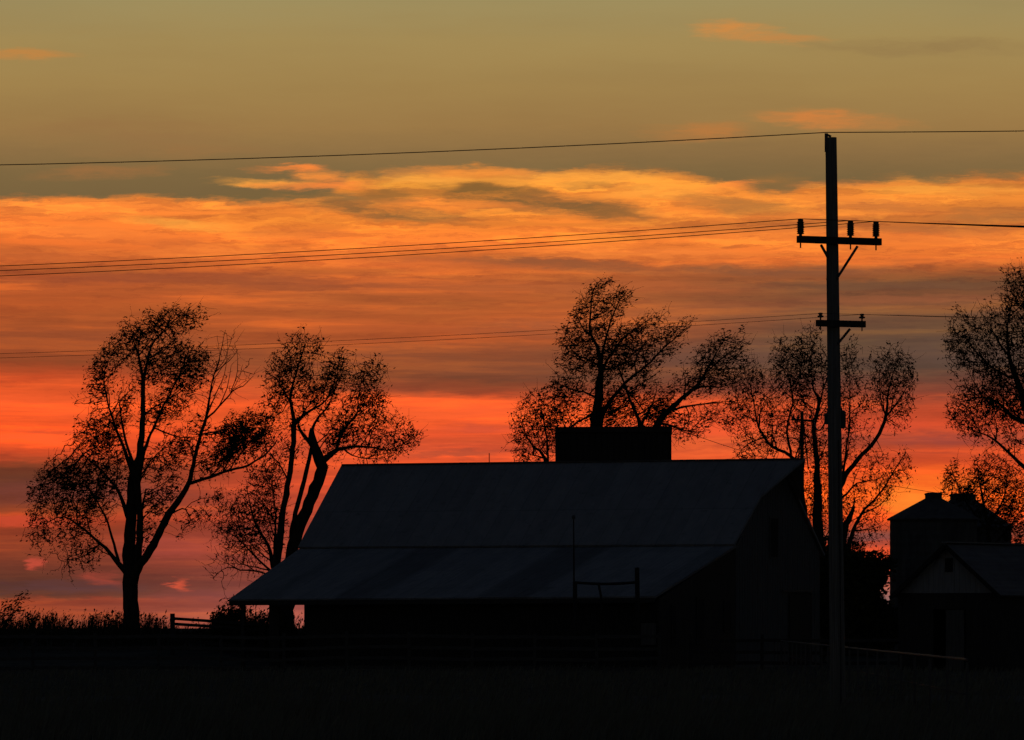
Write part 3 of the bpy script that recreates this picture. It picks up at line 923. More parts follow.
for (y0, y1, z0, z1) in ((-9.4, -8.7, 1.1, 2.9), (-6.3, -5.7, 1.6, 2.8), (-12.2, -11.9, 1.0, 2.6)):
    dm = MB()
    dm.box(0.0, 0.03, y0, y1, z0, z1)
    w = dm.build("window", M["black_wood"], barn)
    dm = MB()
    for (a0, a1, b0, b1) in ((y0 - .1, y0 - .003, z0 - .1, z1 + .1), (y1 + .003, y1 + .1, z0 - .1, z1 + .1), (y0, y1, z1 + .003, z1 + .1), (y0, y1, z0 - .1, z0 - .003)):
        dm.box(0.0, 0.04, a0, a1, b0, b1)
    dm.build("frame", M["dark_wood"], w)
dm = MB()
dm.box(0.03, 0.09, 1.2, 3.9, 0.1, 3.2)
d = dm.build("door", M["dark_wood"], gable)
dm = MB()
dm.bar((0.1, .3, 3.3), (0.1, 4.2, 3.3), .06, .08)
dm.build("door_track", M["steel"], d)
for x in (-LB + skew + .55, ):
    dm = MB()
    dm.bar((x, -WE + .25, 0), (x, -WE + .25, ZE - .2), .16)
    dm.build("post", M["dark_wood"], barn)
for x in (-LB + 2.6,):
    dm = MB()
    dm.box(x + .4, x + .85, -WE + .45, -WE + .6, 0, ZE - .2)
    dm.build("post", M["dark_wood"], barn)
dm = MB()
dm.box(-.7, -.05, -WE + .2, -WE + .25, 1.0, 1.9)
dm.build("feed_panel", M["old_wood"], barn)
dm = MB()
for k in range(9):
    x = -LB + 2 + k * 2.2
    y0, y1 = -WE + .4, -WB
    dm.bar((x, y0, roof_z(y0) - .28), (x, y1, roof_z(y1) - .28), .07, .14)
rft = dm.build("rafter", M["dark_wood"], lean)

# ---------------------------------------------------------------- square tower behind the ridge
tY = 268.0
p0, p1 = at(556, 427, tY), at(671.5, 427, tY)
tw = p1.x - p0.x
tower = thing("grain_elevator", ((p0.x + p1.x) / 2, tY, 0), "dark square flat-topped tower standing up behind the barn ridge", "grain tower", rz=0)
h = p0.z
mb = MB()
mb.box(-tw / 2, tw / 2, 0, 4.5, 0, h - .25)
wl = mb.build("wall", M["dark_wood"], tower)
mb = MB()
for k in range(19):
    x = -tw / 2 + .12 + k * (tw - .24) / 18
    mb.box(x - .025, x + .025, -.025, -.002, 2, h - .26)
mb.build("board_batten", M["black_wood"], wl)
mb = MB()
mb.hexa([(-tw / 2 - .03, -.1, h - .25), (tw / 2 + .03, -.1, h - .25), (tw / 2 + .03, 4.6, h - .45), (-tw / 2 - .03, 4.6, h - .45), (-tw / 2 - .03, -.1, h), (tw / 2 + .03, -.1, h + .03), (tw / 2 + .03, 4.6, h - .2), (-tw / 2 - .03, 4.6, h - .2)])
mb.build("roof", M["dark_wood"], tower)

# ---------------------------------------------------------------- grain bins
def bin_(cx, Y, half, eave, apex, cap_half, cap_top, label):
    s = Y / F
    c = at(cx, 0, Y)
    g = gz(c.x, Y)
    r = half * s
    ze = EYE + (HZ - eave) * s - g
    za = EYE + (HZ - apex) * s - g
    zc = EYE + (HZ - cap_top) * s - g
    rc = cap_half * s
    t = thing("grain_bin", (c.x, Y, g), label, "grain bin", "round steel grain bins")
    mb = MB()
    prof = []
    n = int(ze / .2)
    for k in range(n + 1):
        prof.append((r - .1 + (.015 if k % 2 else 0), ze * k / n))
    mb.lathe((0, 0, 0), prof, 40)
    w = mb.build("wall", M["steel"], t)
    d = MB()
    a = R(-70)
    for k in (-1, 1):
        d.bar(((r) * math.cos(a) + .2 * k * .9, r * math.sin(a), .4), (r * math.cos(a) + .2 * k * .9, r * math.sin(a), ze - .1), .04)
    for k in range(int(ze / .35)):
        z = .5 + k * .35
        if z < ze - .2:
            d.bar((r * math.cos(a) - .18, r * math.sin(a), z), (r * math.cos(a) + .18, r * math.sin(a), z), .025)
    d.build("ladder", M["steel"], t)
    mb = MB()
    mb.lathe((0, 0, 0), [(r - .12, ze - .06), (r + .06, ze - .07), (r + .06, ze), (rc * .9, za)], 40)
    rf = mb.build("roof", M["steel"], t)
    mb = MB()
    mb.lathe((0, 0, 0), [(rc, za - .12), (rc, zc - .14), (rc * 1.08, zc - .12), (rc * 1.06, zc - .05), (rc * .7, zc)], 24)
    mb.build("cap", M["steel"], rf)
    return t


bin_(933.5, 283, 45.5, 519, 498, 8.5, 492.5, "round steel grain bin with a conical roof, in front of its darker twin")
bin_(963, 292, 50, 527, 499, 13, 493.5, "dark round grain bin with a broad flat roof cap, half hidden behind the other bin")

# ---------------------------------------------------------------- gabled shed at the right
sY = 226.0
th = R(35)
ap = at(949, 543, sY)
shed = thing("shed", (ap.x, sY, 0), "small shed with a pale boarded gable standing in front of the grain bins", "shed", rz=-th)
SW = 50 * sY / F / math.cos(th)
ze = EYE + (HZ - 593) / F * sY
za = ap.z
SL = 9.0
# local: x across the gable, y along the ridge, away; rotated so that the ridge runs off to the right
M["shed_roof"] = roof_metal("shed_roof", (0.1, 0.1, 0.107), (0.16, 0.16, 0.167))
mb = MB()
k = (za - ze) / SW
for sg in (-1, 1):
    e = SW + .12
    q = [(0.0, -.3, za), (0.0, SL + .3, za), (sg * e, SL + .3, za - k * e), (sg * e, -.3, za - k * e)]
    if sg > 0:
        q = [q[0], q[3], q[2], q[1]]
    q = [(x + .002 * sg, y, z) for x, y, z in q]
    mb.sheet(q, .08)
rf = mb.build("roof", M["shed_roof"], shed)
mb = MB()
mb.bar((0, -.32, za + .03), (0, SL + .32, za + .03), .3, .05)
mb.build("ridge_cap", M["pale_steel"], rf)
mb = MB()
for sg in (-1, 1):
    mb.bar((0.0, -.33, za - .1), (sg * (SW + .12), -.33, za - k * (SW + .12) - .1), .05, .16)
mb.build("barge_board", M["black_wood"], rf)
mb = MB()
i = 0
P = [(-SW + .05, 0, ze), (SW - .05, 0, ze), (0, 0, za - .12)]
mb.v += P + [(x, .12, z) for x, y, z in P]
mb.f += [(0, 1, 2), (5, 4, 3), (0, 3, 4, 1), (1, 4, 5, 2), (2, 5, 3, 0)]
mb.mi += [0] * 5
for k_ in range(-9, 10):                     # battens over the board joints
    x = k_ * .24
    ht = za - .16 - abs(x) * k - .03
    if abs(x) < SW - .3 and abs(x) > .2:
        mb.box(x - .02, x + .02, -.02, .01, ze + .003, ht)
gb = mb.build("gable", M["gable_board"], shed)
mb = MB()
mb.box(-.17, .17, -.03, -.004, za - 1.15, za - .6)
mb.build("vent", M["black_wood"], gb)
mb = MB()
for (x0, x1) in ((-SW + .05, -.75), (.75, SW - .05)):
    mb.box(x0, x1, .02, .14, 0, ze - .004)
mb.box(-.75, .75, .02, .14, 2.45, ze - .004)
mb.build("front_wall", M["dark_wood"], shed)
for sg in (-1, 1):
    mb = MB()
    mb.box(sg * (SW - .17) - .06, sg * (SW - .17) + .06, .145, SL, 0, ze - .02)
    mb.build("side_wall", M["dark_wood"], shed)
mb = MB()
mb.box(-SW + .24, SW - .24, SL - .14, SL - .02, 0, ze + .1)
mb.build("back_wall", M["dark_wood"], shed)
mb = MB()
mb.box(-.1, .72, -.08, -.02, .05, 2.42)
d = mb.build("door", M["old_wood"], shed)
mb = MB()
mb.bar((.0, -.11, 1.0), (.0, -.11, 1.2), .04)
mb.build("handle", M["steel"], d)

# ---------------------------------------------------------------- utility pole and its wires
PY = 106.0
base = at(838.5, 0, PY)
topx = at(831, 137.5, PY)
up_z = gz(base.x, PY)
pole = thing("utility_pole", (base.x, PY, up_z), "tall wooden utility pole in front of the shed and bins, two crossarms", "utility pole")


def L(px, py, dy=0.0):
    p = at(px, py, PY)
    return Vector((p.x - base.x, dy, p.z - up_z))


mb = MB()
n = 14
pp = [Vector((0, 0, -.4)).lerp(L(831, 137.5), i / (n - 1)) for i in range(n)]
mb.tube(pp, [0.155 - 0.048 * i / (n - 1) for i in range(n)], 14)
post = mb.build("post", M["pole_wood"], pole, smooth=False)


def crossarm(pxl, pxr, py, pxc, length, hgt):
    """the arm runs obliquely away from the viewer; returns the arm's direction and centre"""
    c = L((pxl + pxr) / 2, py)
    w = (pxr - pxl) * PY / F
    dx = w / length
    d = Vector((dx, math.sqrt(max(0, 1 - dx * dx)), 0))
    cp = L(pxc, py)
    c.y = (c.x - cp.x) / d.x * d.y - .16      # bolted on the near face
    a, b = c - d * length / 2, c + d * length / 2
    a.z -= 0.0
    m = MB()
    m.bar(a, b, .1, hgt)
    return m, d, c


arm, d1, c1 = crossarm(796.5, 881.5, 241, 833, 1.75, 0.13)
ca = arm.build("crossarm", M["dark_wood"], pole)
arm2, d2, c2 = crossarm(816, 865, 324, 834, 1.0, 0.12)
ca2 = arm2.build("crossarm", M["dark_wood"], pole)


def on_arm(px, c, d):
    x = at(px, 0, PY).x - base.x
    t = (x - c.x) / d.x
    p = c + d * t
    # small perspective correction for the depth of the point
    Y = PY + p.y
    x = (px - 512) / F * Y - base.x
    t = (x - c.x) / d.x
    return c + d * t


pins = []
for px in (800.5, 850.5, 876):
    p = on_arm(px, c1, d1)
    z0 = p.z + .068
    m = MB()
    prof = [(.03, 0), (.03, .03)]
    for k in range(7):
        z = .03 + k * .034
        prof += [(.056, z), (.072, z + .009), (.07, z + .017), (.056, z + .023)]
    prof += [(.05, .272), (.055, .295), (.03, .312)]
    m.lathe((p.x, p.y, z0), prof, 14)
    m.build("insulator", M["porcelain"], ca, smooth=False)
    m = MB()
    m.tube([(p.x, p.y, p.z - .16), (p.x, p.y, p.z - .066)], .014, 6)
    m.build("bolt", M["steel"], ca)
    pins.append(Vector((p.x, p.y, z0 + .312)))
pins2 = []
for px in (820.5, 862):
    p = on_arm(px, c2, d2)
    z0 = p.z + .062
    m = MB()
    m.lathe((p.x, p.y, z0), [(.015, 0), (.015, .04), (.055, .05), (.06, .075), (.03, .085), (.03, .1), (.045, .105), (.045, .125), (.02, .135)], 12)
    m.build("insulator", M["porcelain"], ca2)
    m = MB()
    m.tube([(p.x, p.y, p.z - .13), (p.x, p.y, p.z - .062)], .012, 6)
    m.build("bolt", M["steel"], ca2)
    pins2.append(Vector((p.x, p.y, z0 + .12)))
for (px0, py0, px1, py1, arm_c, arm_d) in ((857.5, 246, 836.5, 279, c1, d1), (821, 246, 827.5, 257.5, c1, d1), (850, 329, 837.5, 344, c2, d2)):
    a = on_arm(px0, arm_c, arm_d)
    a.z = L(0, py0).z
    b = L(px1, py1)
    b.y = -.1
    m = MB()
    m.bar(a, b, .035, .04)
    m.build("brace", M["steel"], pole)
m = MB()
a = L(826.2, 152)
m.bar((a.x - .0, -.03, a.z), (a.x, -.03, L(0, 133.5).z), .05, .06)
m.bar((a.x, -.03, L(0, 134.5).z), (a.x + .09, -.03, L(0, 136.8).z), .03, .04)
m.build("top_bracket", M["steel"], pole)
top_pin = Vector((a.x - .0, -.03, L(0, 132.6).z))
for (px, py, sd) in ((826, 279, -1), (841, 500, 1), (841, 540, 1)):
    m = MB()
    p = L(px, py)
    m.tube([(p.x, -.02, p.z), (p.x + .09 * (-sd), -.02, p.z)], .012, 6)
    m.build("step_bolt", M["steel"], pole)
for (px, y_, r_, z_a, z_b) in ((829.2, .14, .085, 424, 412), (841.5, .06, .085, 428, 410)):
    p = L(px, z_a)
    q = L(px, z_b)
    m = MB()
    hh = q.z - p.z
    m.lathe((p.x, y_, p.z), [(r_ * .9, 0), (r_, .02), (r_, hh - .05), (r_ * .85, hh - .02), (r_ * .3, hh)], 16)
    tfm = m.build("transformer", M["steel"], pole)
    m = MB()
    m.tube([(p.x, y_, q.z), (p.x, y_, q.z + .05)], .018, 8)
    m.build("bushing", M["porcelain"], tfm)
m = MB()
m.tube([L(838, 440, -.15), L(839.5, 560, -.165), L(840.5, 716, -.175)], .014, 6)
m.build("ground_wire", M["wire"], pole)


def wire(label, P0, pyL, pyR, rad, b=R(15), c=0.0011, group=None, xR=1024, name="power_line"):
    """one conductor, from the span on the left over its pin to the span on the right"""
    W0 = P0 + Vector((base.x, PY, up_z))
    rows = []
    for (sx, px, py) in ((-1, 0.0, pyL), (1, xR, pyR)):
        dx, dy = sx * math.cos(b), -sx * math.sin(b)
        k = (px - 512) / F
        t0 = (k * W0.y - W0.x) / (dx - k * dy)
        z = EYE + (HZ - py) / F * (W0.y + dy * t0)
        s_ = (z - W0.z - c * t0 * t0) / t0
        T = 75.0 if sx < 0 else 45.0
        seg = [Vector((W0.x + dx * t, W0.y + dy * t, W0.z + s_ * t + c * t * t)) - W0 for t in np.linspace(0, T, 40)]
        rows.append(seg)
    pts = rows[0][::-1] + rows[1][1:]
    m = MB()
    m.tube(pts, rad, 5)
    o = m.build(name, M["wire"])
    o.location = W0
    return tag(o, label, "wire", group)


wire("single topmost wire held at the very tip of the utility pole", top_pin, 165, 131, .0095)
g3 = "wires on the upper crossarm"
wire("wire on the upper crossarm's leftmost insulator, highest of three close parallel wires", pins[0], 266, 226.0, .0078, group=g3)
wire("wire on the upper crossarm's middle insulator, between two close parallel wires", pins[1], 270.7, 226.7, .0078, group=g3)
wire("wire on the upper crossarm's rightmost insulator, lowest of three close parallel wires", pins[2], 276, 227.4, .0078, group=g3)
g2 = "thin wires on the lower crossarm"
wire("thin wire on the lower crossarm's left pin, the upper of a faint pair", pins2[0], 353.7, 318, .0042, group=g2)
wire("thin wire on the lower crossarm's right pin, the lower of a faint pair", pins2[1], 358, 319, .0042, group=g2)

# far pole behind the barn
fY = 282.0
fb = at(802, 0, fY)
fg = gz(fb.x, fY)
fp = thing("utility_pole", (fb.x, fY, fg), "short far utility pole showing above the barn's right roof end, small crossarm", "utility pole")
S_ = fY / F


def FL(px, py, dy=0.0):
    p = at(px, py, fY)
    return Vector((p.x - fb.x, dy, p.z - fg))


m = MB()
m.tube([(0, 0, -.3), FL(802, 411)], [.16, .085], 10)
m.build("post", M["dark_wood"], fp)
m = MB()
m.bar(FL(791, 419.5, -.13), FL(814, 421, -.13), .09, .11)
fca = m.build("crossarm", M["dark_wood"], fp)
for px in (793, 798, 810):
    p = FL(px, 418.6, -.13)
    m = MB()
    m.lathe((p.x, p.y, p.z), [(.03, -.02), (.075, .02), (.075, .08), (.03, .14)], 10)
    m.build("insulator", M["porcelain"], fca)
for (a, b) in (((801, 421), (797.5, 470)), ((803, 421), (808, 470))):
    m = MB()
    m.bar(FL(*a, -.2), FL(*b, -.35), .06)
    m.build("brace", M["dark_wood"], fp)


def span(label, a, b, sag, rad, group=None):
    a, b = Vector(a), Vector(b)
    m = MB()
    m.tube([a.lerp(b, t) - a - Vector((0, 0, 4 * sag * t * (1 - t))) for t in np.linspace(0, 1, 24)], rad, 5)
    o = m.build("service_wire", M["wire"])
    o.location = a
    return tag(o, label, "wire", group)


pw = Vector((base.x, PY, up_z))
span("service wire from the pole's transformers to the far pole behind the barn", pw + L(827, 419, .2), Vector((fb.x, fY, fg)) + FL(814, 420, -.13), .35, .02)
span("faint wire sloping from the dark square tower down to the far pole", at(664, 424, 270), Vector((fb.x, fY, fg)) + FL(801, 468, -.1), .1, .013)
span("faint wire sloping from the far pole down to the left grain bin's cap", Vector((fb.x, fY, fg)) + FL(803, 466, -.1), at(938, 493, 283), .1, .012)

# ---------------------------------------------------------------- yard: fences, gate frame, pipes
def rail_fence(label, xa, xb, Y, slope, zs, hpost, step, mat, w=.12, group=None, name="fence", seed=1):
    rg = random.Random(seed)
    f = thing(name, (xa, Y, 0), label, "fence", group)
    n = max(2, int(abs(xb - xa) / step) + 1)
    for i in range(n):
        x = (xb - xa) * i / (n - 1)
        y = slope * x
        g = gz(xa + x, Y + y)
        m = MB()
        hh = hpost + rg.uniform(-.04, .12)
        m.bar((x, y, g - .3), (x + rg.uniform(-.03, .03), y, g + hh), w, w)
        m.build("post", mat, f)
    for z in zs:
        m = MB()
        for i in range(n - 1):
            x0, x1 = (xb - xa) * i / (n - 1), (xb - xa) * (i + 1) / (n - 1)
            g0, g1 = gz(xa + x0, Y + slope * x0), gz(xa + x1, Y + slope * x1)
            j = rg.uniform(-.025, .025)
            off = -w / 2 - .022
            m.bar((x0 + .004, slope * x0 + off, g0 + z + j), (x1 - .004, slope * x1 + off, g1 + z + rg.uniform(-.02, .02) + j), .035, .13)
        m.build("rail", mat, f)
    return f


rail_fence("long weathered board fence across the yard in front of the barn", at(-30, 0, 219).x, at(660, 0, 219).x, 219, 0.02, (.14, .5, .92, 1.36), 1.45, 2.4, M["fence_wood"], seed=3)
rail_fence("short two-rail fence with a stout post beyond the weeds, left of the barn", at(173, 0, 250).x, at(262, 0, 250).x, 250, 0.03, (1.62, 1.34, .6), 1.82, 3.2, M["dark_wood"], .2, seed=4)
rail_fence("dark board fence between the barn's gable end and the shed", at(690, 0, 224).x, at(905, 0, 224).x, 224, 0.01, (.3, .75, 1.2), 1.35, 2.4, M["dark_wood"], seed=5)

# pipe rail fence running towards the viewer on the right
pf = thing("pipe_fence", (10.9, 236, 0), "pale pipe rail fence running from the barn towards the roadside past the pole", "fence")
a, b = Vector((0, 0, 0)), Vector((7.2 - 10.9, 90 - 236, 0))
n = 24
for z, mname, rad in ((1.2, "steel", .024), (.65, "wire", .012)):
    m = MB()
    pts = []
    for i in range(n + 1):
        p = a.lerp(b, i / n)
        pts.append((p.x, p.y, z))
    m.tube(pts, rad, 8)
    m.build("rail", M[mname], pf)
for i in range(n + 1):
    p = a.lerp(b, i / n)
    g = gz(p.x + 10.9, p.y + 236)
    m = MB()
    m.tube([(p.x, p.y, g - .2), (p.x, p.y, 1.16)], .026, 8)
    m.build("post", M["old_wood"], pf)

# tall gate frame in front of the barn's lean-to
gY = 226.0
g0 = at(575, 0, gY)
gf = thing("gate_frame", (g0.x, gY, 0), "tall dark gate frame of two posts and a crossbeam in front of the barn roof", "gate")


def GL(px, py, dy=0.0):
    p = at(px, py, gY)
    return Vector((p.x - g0.x, dy, p.z))


m = MB()
m.tube([(0, 0, -.2), GL(575, 582)], .09, 8)
m.build("post", M["black_wood"], gf)
m = MB()
m.tube([GL(637, 720), GL(637.5, 600), GL(637, 567.5)], .095, 8)
m.build("post", M["black_wood"], gf)
m = MB()
pts = [GL(575 + 62 * t, 582.5 + 1.6 * math.sin(t * 3.1) - .3 * t) for t in np.linspace(0, 1, 8)]
m.tube(pts, .055, 8)
m.build("beam", M["black_wood"], gf)
m = MB()
m.tube([GL(598.5, 583.5), GL(601, 596), GL(601.5, 612)], .05, 8)
m.build("strut", M["black_wood"], gf)
m = MB()
m.tube([GL(574, 582.3), GL(573.6, 516)], [.036, .024], 8)
mast = m.build("mast", M["black_wood"], gf)
m = MB()
m.lathe(GL(573.6, 518), [(.02, -.06), (.07, -.02), (.075, .05), (.04, .12)], 10)
m.build("lamp_head", M["steel"], mast)

# ---------------------------------------------------------------- sky
SUN_AZ, SUN_EL = 4.3, 0.6
w = bpy.data.worlds.new("World")
sc.world = w
w.use_nodes = True
w.cycles.sampling_method = 'NONE'
nt = w.node_tree
nt.nodes.clear()
DEG = 99.29                                      # picture columns per degree, only to turn measured clouds into angles


def AZ(px):
    return (px - 512) / DEG


def EL(py):
    return (HZ - py) / DEG


def node(t, **k):
    n_ = nt.nodes.new(t)
    for a_, v_ in k.items():
        setattr(n_, a_, v_)
    return n_


def put(sock, v):
    if hasattr(v, "node"):
        nt.links.new(v, sock)
    else:
        sock.default_value = v


def mth(op, *a_, clamp=False):
    n_ = node("ShaderNodeMath", operation=op, use_clamp=clamp)
    for i_, v_ in enumerate(a_):
        put(n_.inputs[i_], v_)
    return n_.outputs[0]


def vmth(op, *a_):
    n_ = node("ShaderNodeVectorMath", operation=op)
    for i_, v_ in enumerate(a_):
        put(n_.inputs[i_], v_)
    return n_.outputs[0]


def mrange(v, a0, a1, b0, b1, smooth_=True):
    n_ = node("ShaderNodeMapRange", interpolation_type="SMOOTHSTEP" if smooth_ else "LINEAR")
    for s_, x_ in zip(("Value", "From Min", "From Max", "To Min", "To Max"), (v, a0, a1, b0, b1)):
        put(n_.inputs[s_], x_)
    return n_.outputs[0]


def mixc(f, a_, b_):
    n_ = node("ShaderNodeMix", data_type="RGBA")
    n_.clamp_factor = True
    put(n_.inputs[0], f)
    put(n_.inputs[6], a_)
    put(n_.inputs[7], b_)
    return n_.outputs[2]


def noise(vec, scale3, detail=4, rough=.55, off=(0, 0, 0)):
    v_ = vmth("ADD", vmth("MULTIPLY", vec, scale3), off)
    n_ = node("ShaderNodeTexNoise")
    n_.inputs["Scale"].default_value = 1
    n_.inputs["Detail"].default_value = detail
    n_.inputs["Roughness"].default_value = rough
    nt.links.new(v_, n_.inputs["Vector"])
    return n_


def ramp(fac, stops):
    n_ = node("ShaderNodeValToRGB")
    cr = n_.color_ramp
    stops = sorted(stops)
    while len(cr.elements) < len(stops):
        cr.elements.new(0.5)
    for e_, (p_, c_) in zip(cr.elements, stops):
        e_.position = p_
        e_.color = c_
    put(n_.inputs[0], fac)
    return n_.outputs[0]


tc = node("ShaderNodeTexCoord")
sp = node("ShaderNodeSeparateXYZ")
nt.links.new(tc.outputs["Generated"], sp.inputs[0])
az = mth("MULTIPLY", mth("ARCTAN2", sp.outputs[0], sp.outputs[1]), 180 / math.pi)
el = mth("MULTIPLY", mth("ARCSINE", sp.outputs[2]), 180 / math.pi)
cb = node("ShaderNodeCombineXYZ")
put(cb.inputs[0], az)
put(cb.inputs[1], el)
P0 = cb.outputs[0]
n1 = noise(P0, (.42, 1.7, 1), 4, .55, (3.1, 7.7, 0))
n2 = noise(P0, (1.6, 9.0, 1), 5, .6, (1.3, 2.2, 4))
wv = vmth("ADD", vmth("MULTIPLY", vmth("SUBTRACT", n1.outputs["Color"], (.5, .5, .5)), (1.0, .09, 0)),
          vmth("MULTIPLY", vmth("SUBTRACT", n2.outputs["Color"], (.5, .5, .5)), (.75, .14, 0)))
n7 = noise(P0, (4.5, 26.0, 1), 3, .6, (8, 4, 7))
wv = vmth("ADD", wv, vmth("MULTIPLY", vmth("SUBTRACT", n7.outputs["Color"], (.5, .5, .5)), (.30, .085, 0)))
PW = vmth("ADD", vmth("ADD", P0, wv), (0, .035, 0))
sw = node("ShaderNodeSeparateXYZ")
nt.links.new(PW, sw.inputs[0])
azw, elw = sw.outputs[0], sw.outputs[1]
EMAX = 7.0


def col_ramp(e_, rows):
    return ramp(mth("DIVIDE", e_, EMAX), [(min(1, max(0, EL(py) / EMAX)), lin(c_)) for py, c_ in rows])


LEFT = [(164, (190, 112, 58)), (196, (222, 128, 58)), (206, (248, 134, 58)), (222, (250, 128, 54)), (240, (236, 116, 50)), (256, (205, 100, 48)), (272, (178, 86, 46)), (288, (182, 88, 46)), (302, (200, 94, 46)), (318, (168, 82, 44)), (340, (152, 76, 44)), (358, (156, 76, 44)),
        (376, (205, 80, 42)), (394, (246, 94, 44)), (420, (240, 86, 40)), (440, (232, 82, 40)), (452, (190, 72, 42)), (464, (122, 60, 40)), (480, (112, 60, 44)), (508, (134, 62, 42)), (516, (186, 70, 40)), (525, (154, 64, 40)), (545, (140, 62, 42)), (568, (112, 57, 44)), (585, (95, 57, 46)), (592, (100, 57, 46)), (596, (142, 62, 44)), (612, (142, 66, 48)), (628, (132, 66, 51))]
MID = [(164, (232, 140, 60)), (180, (244, 150, 60)), (200, (246, 140, 56)), (222, (252, 138, 54)), (240, (250, 130, 54)), (254, (228, 114, 52)), (266, (204, 104, 50)), (280, (186, 94, 50)), (300, (180, 92, 48)), (318, (192, 94, 48)), (334, (180, 86, 46)), (346, (150, 78, 48)), (375, (132, 72, 48)),
       (390, (160, 74, 48)), (400, (236, 90, 46)), (412, (252, 98, 46)), (430, (238, 88, 48)), (442, (212, 82, 50)), (450, (192, 76, 50)), (458, (235, 88, 48)), (480, (225, 82, 50)), (520, (170, 70, 56)), (570, (140, 64, 58)), (628, (196, 106, 96))]
RIGHT = [(164, (160, 106, 58)), (180, (222, 130, 58)), (194, (250, 146, 58)), (208, (236, 132, 56)), (222, (214, 118, 56)), (240, (238, 126, 54)), (256, (234, 118, 52)), (268, (176, 94, 52)), (280, (124, 80, 54)), (298, (134, 82, 56)), (312, (116, 78, 58)), (335, (104, 76, 60)), (365, (98, 72, 60)),
         (386, (128, 68, 54)), (404, (190, 76, 48)), (418, (214, 78, 46)), (434, (160, 68, 52)), (448, (190, 74, 46)), (464, (238, 86, 42)), (482, (255, 96, 38)), (500, (255, 100, 36)), (516, (236, 84, 40)), (532, (140, 70, 56)), (545, (230, 84, 50)), (562, (214, 78, 50)), (578, (170, 90, 80)), (600, (150, 108, 106)), (628, (150, 108, 106))]
UPPER = [(-65, (158, 141, 97)), (0, (160, 142, 93)), (40, (164, 138, 84)), (85, (162, 131, 77)), (125, (156, 121, 71)), (150, (142, 111, 68)), (175, (126, 102, 64)), (205, (120, 97, 62))]
cL, cM, cR = col_ramp(elw, LEFT), col_ramp(elw, MID), col_ramp(elw, RIGHT)
band = mixc(mrange(azw, AZ(20), AZ(400), 0, 1), cL, cM)
band = mixc(mrange(azw, AZ(500), AZ(860), 0, 1), band, cR)
# thin dusky streaks drifting through the lower sky
n3 = noise(P0, (.30, 5.5, 1), 5, .6, (9, 1, 2))
n4 = noise(PW, (.9, 7.0, 1), 5, .62, (4, 6, 1))
streak = mrange(n3.outputs["Fac"], .42, .62, 0, .5)
band = mixc(streak, band, vmth("MULTIPLY", band, (.52, .60, .78)))
pale = mth("MULTIPLY", mrange(n3.outputs["Fac"], .48, .36, 0, .8), mrange(el, EL(250), EL(285), 0, 1))
band = mixc(pale, band, vmth("MULTIPLY", band, (1.42, 1.32, .98)))
lift = mrange(n4.outputs["Fac"], .48, .62, 0, .75)
n8 = noise(PW, (1.3, 15.0, 1), 5, .66, (3, 9, 6))
fib = mth("MULTIPLY", mrange(n8.outputs["Fac"], .52, .38, 0, .62), mrange(el, EL(330), EL(255), .35, 1))
band = mixc(fib, band, vmth("MULTIPLY", band, (.66, .62, .82)))
lift = mth("MULTIPLY", lift, mrange(el, EL(300), EL(240), .25, 1))
band = mixc(lift, band, vmth("MULTIPLY", band, (1.3, 1.46, 1.2)))
upper = col_ramp(elw, UPPER)
n5 = noise(P0, (.25, 1.6, 1), 4, .5, (2, 8, 5))
upper = mixc(mrange(n5.outputs["Fac"], .4, .7, 0, .3), upper, vmth("MULTIPLY", upper, (.82, .80, .84)))
band = vmth("MULTIPLY", band, (1.09, 1.05, .90))
# upper edge of the lit cloud band, along the azimuth
edge_pts = [(-40, 198), (60, 197), (190, 196), (260, 198), (330, 192), (350, 172), (420, 168), (480, 165), (540, 170), (590, 166), (660, 170), (720, 177), (760, 188), (800, 184), (850, 178), (900, 172), (960, 174), (1060, 170)]
A0, A1 = AZ(-40), AZ(1060)
edge = ramp(mrange(az, A0, A1, 0, 1, False), [((px + 40) / 1100, (EL(py) / EMAX,) * 3 + (1,)) for px, py in edge_pts])
edge = mth("MULTIPLY", edge, EMAX)
n6 = noise(PW, (1.4, 5.0, 1), 6, .62, (7, 3, 1))
diff = mth("ADD", mth("SUBTRACT", edge, elw), mth("MULTIPLY", mth("SUBTRACT", n6.outputs["Fac"], .5), .26))
sky = mixc(mrange(diff, -.05, .075, 0, 1), upper, band)

GREY, OLIVE, DUSK = (132, 94, 54), (122, 98, 60), (110, 72, 58)
ORANGE, GOLD, AMBER, PINK, RED = (255, 138, 58), (255, 168, 66), (214, 138, 66), (208, 80, 62), (250, 92, 46)
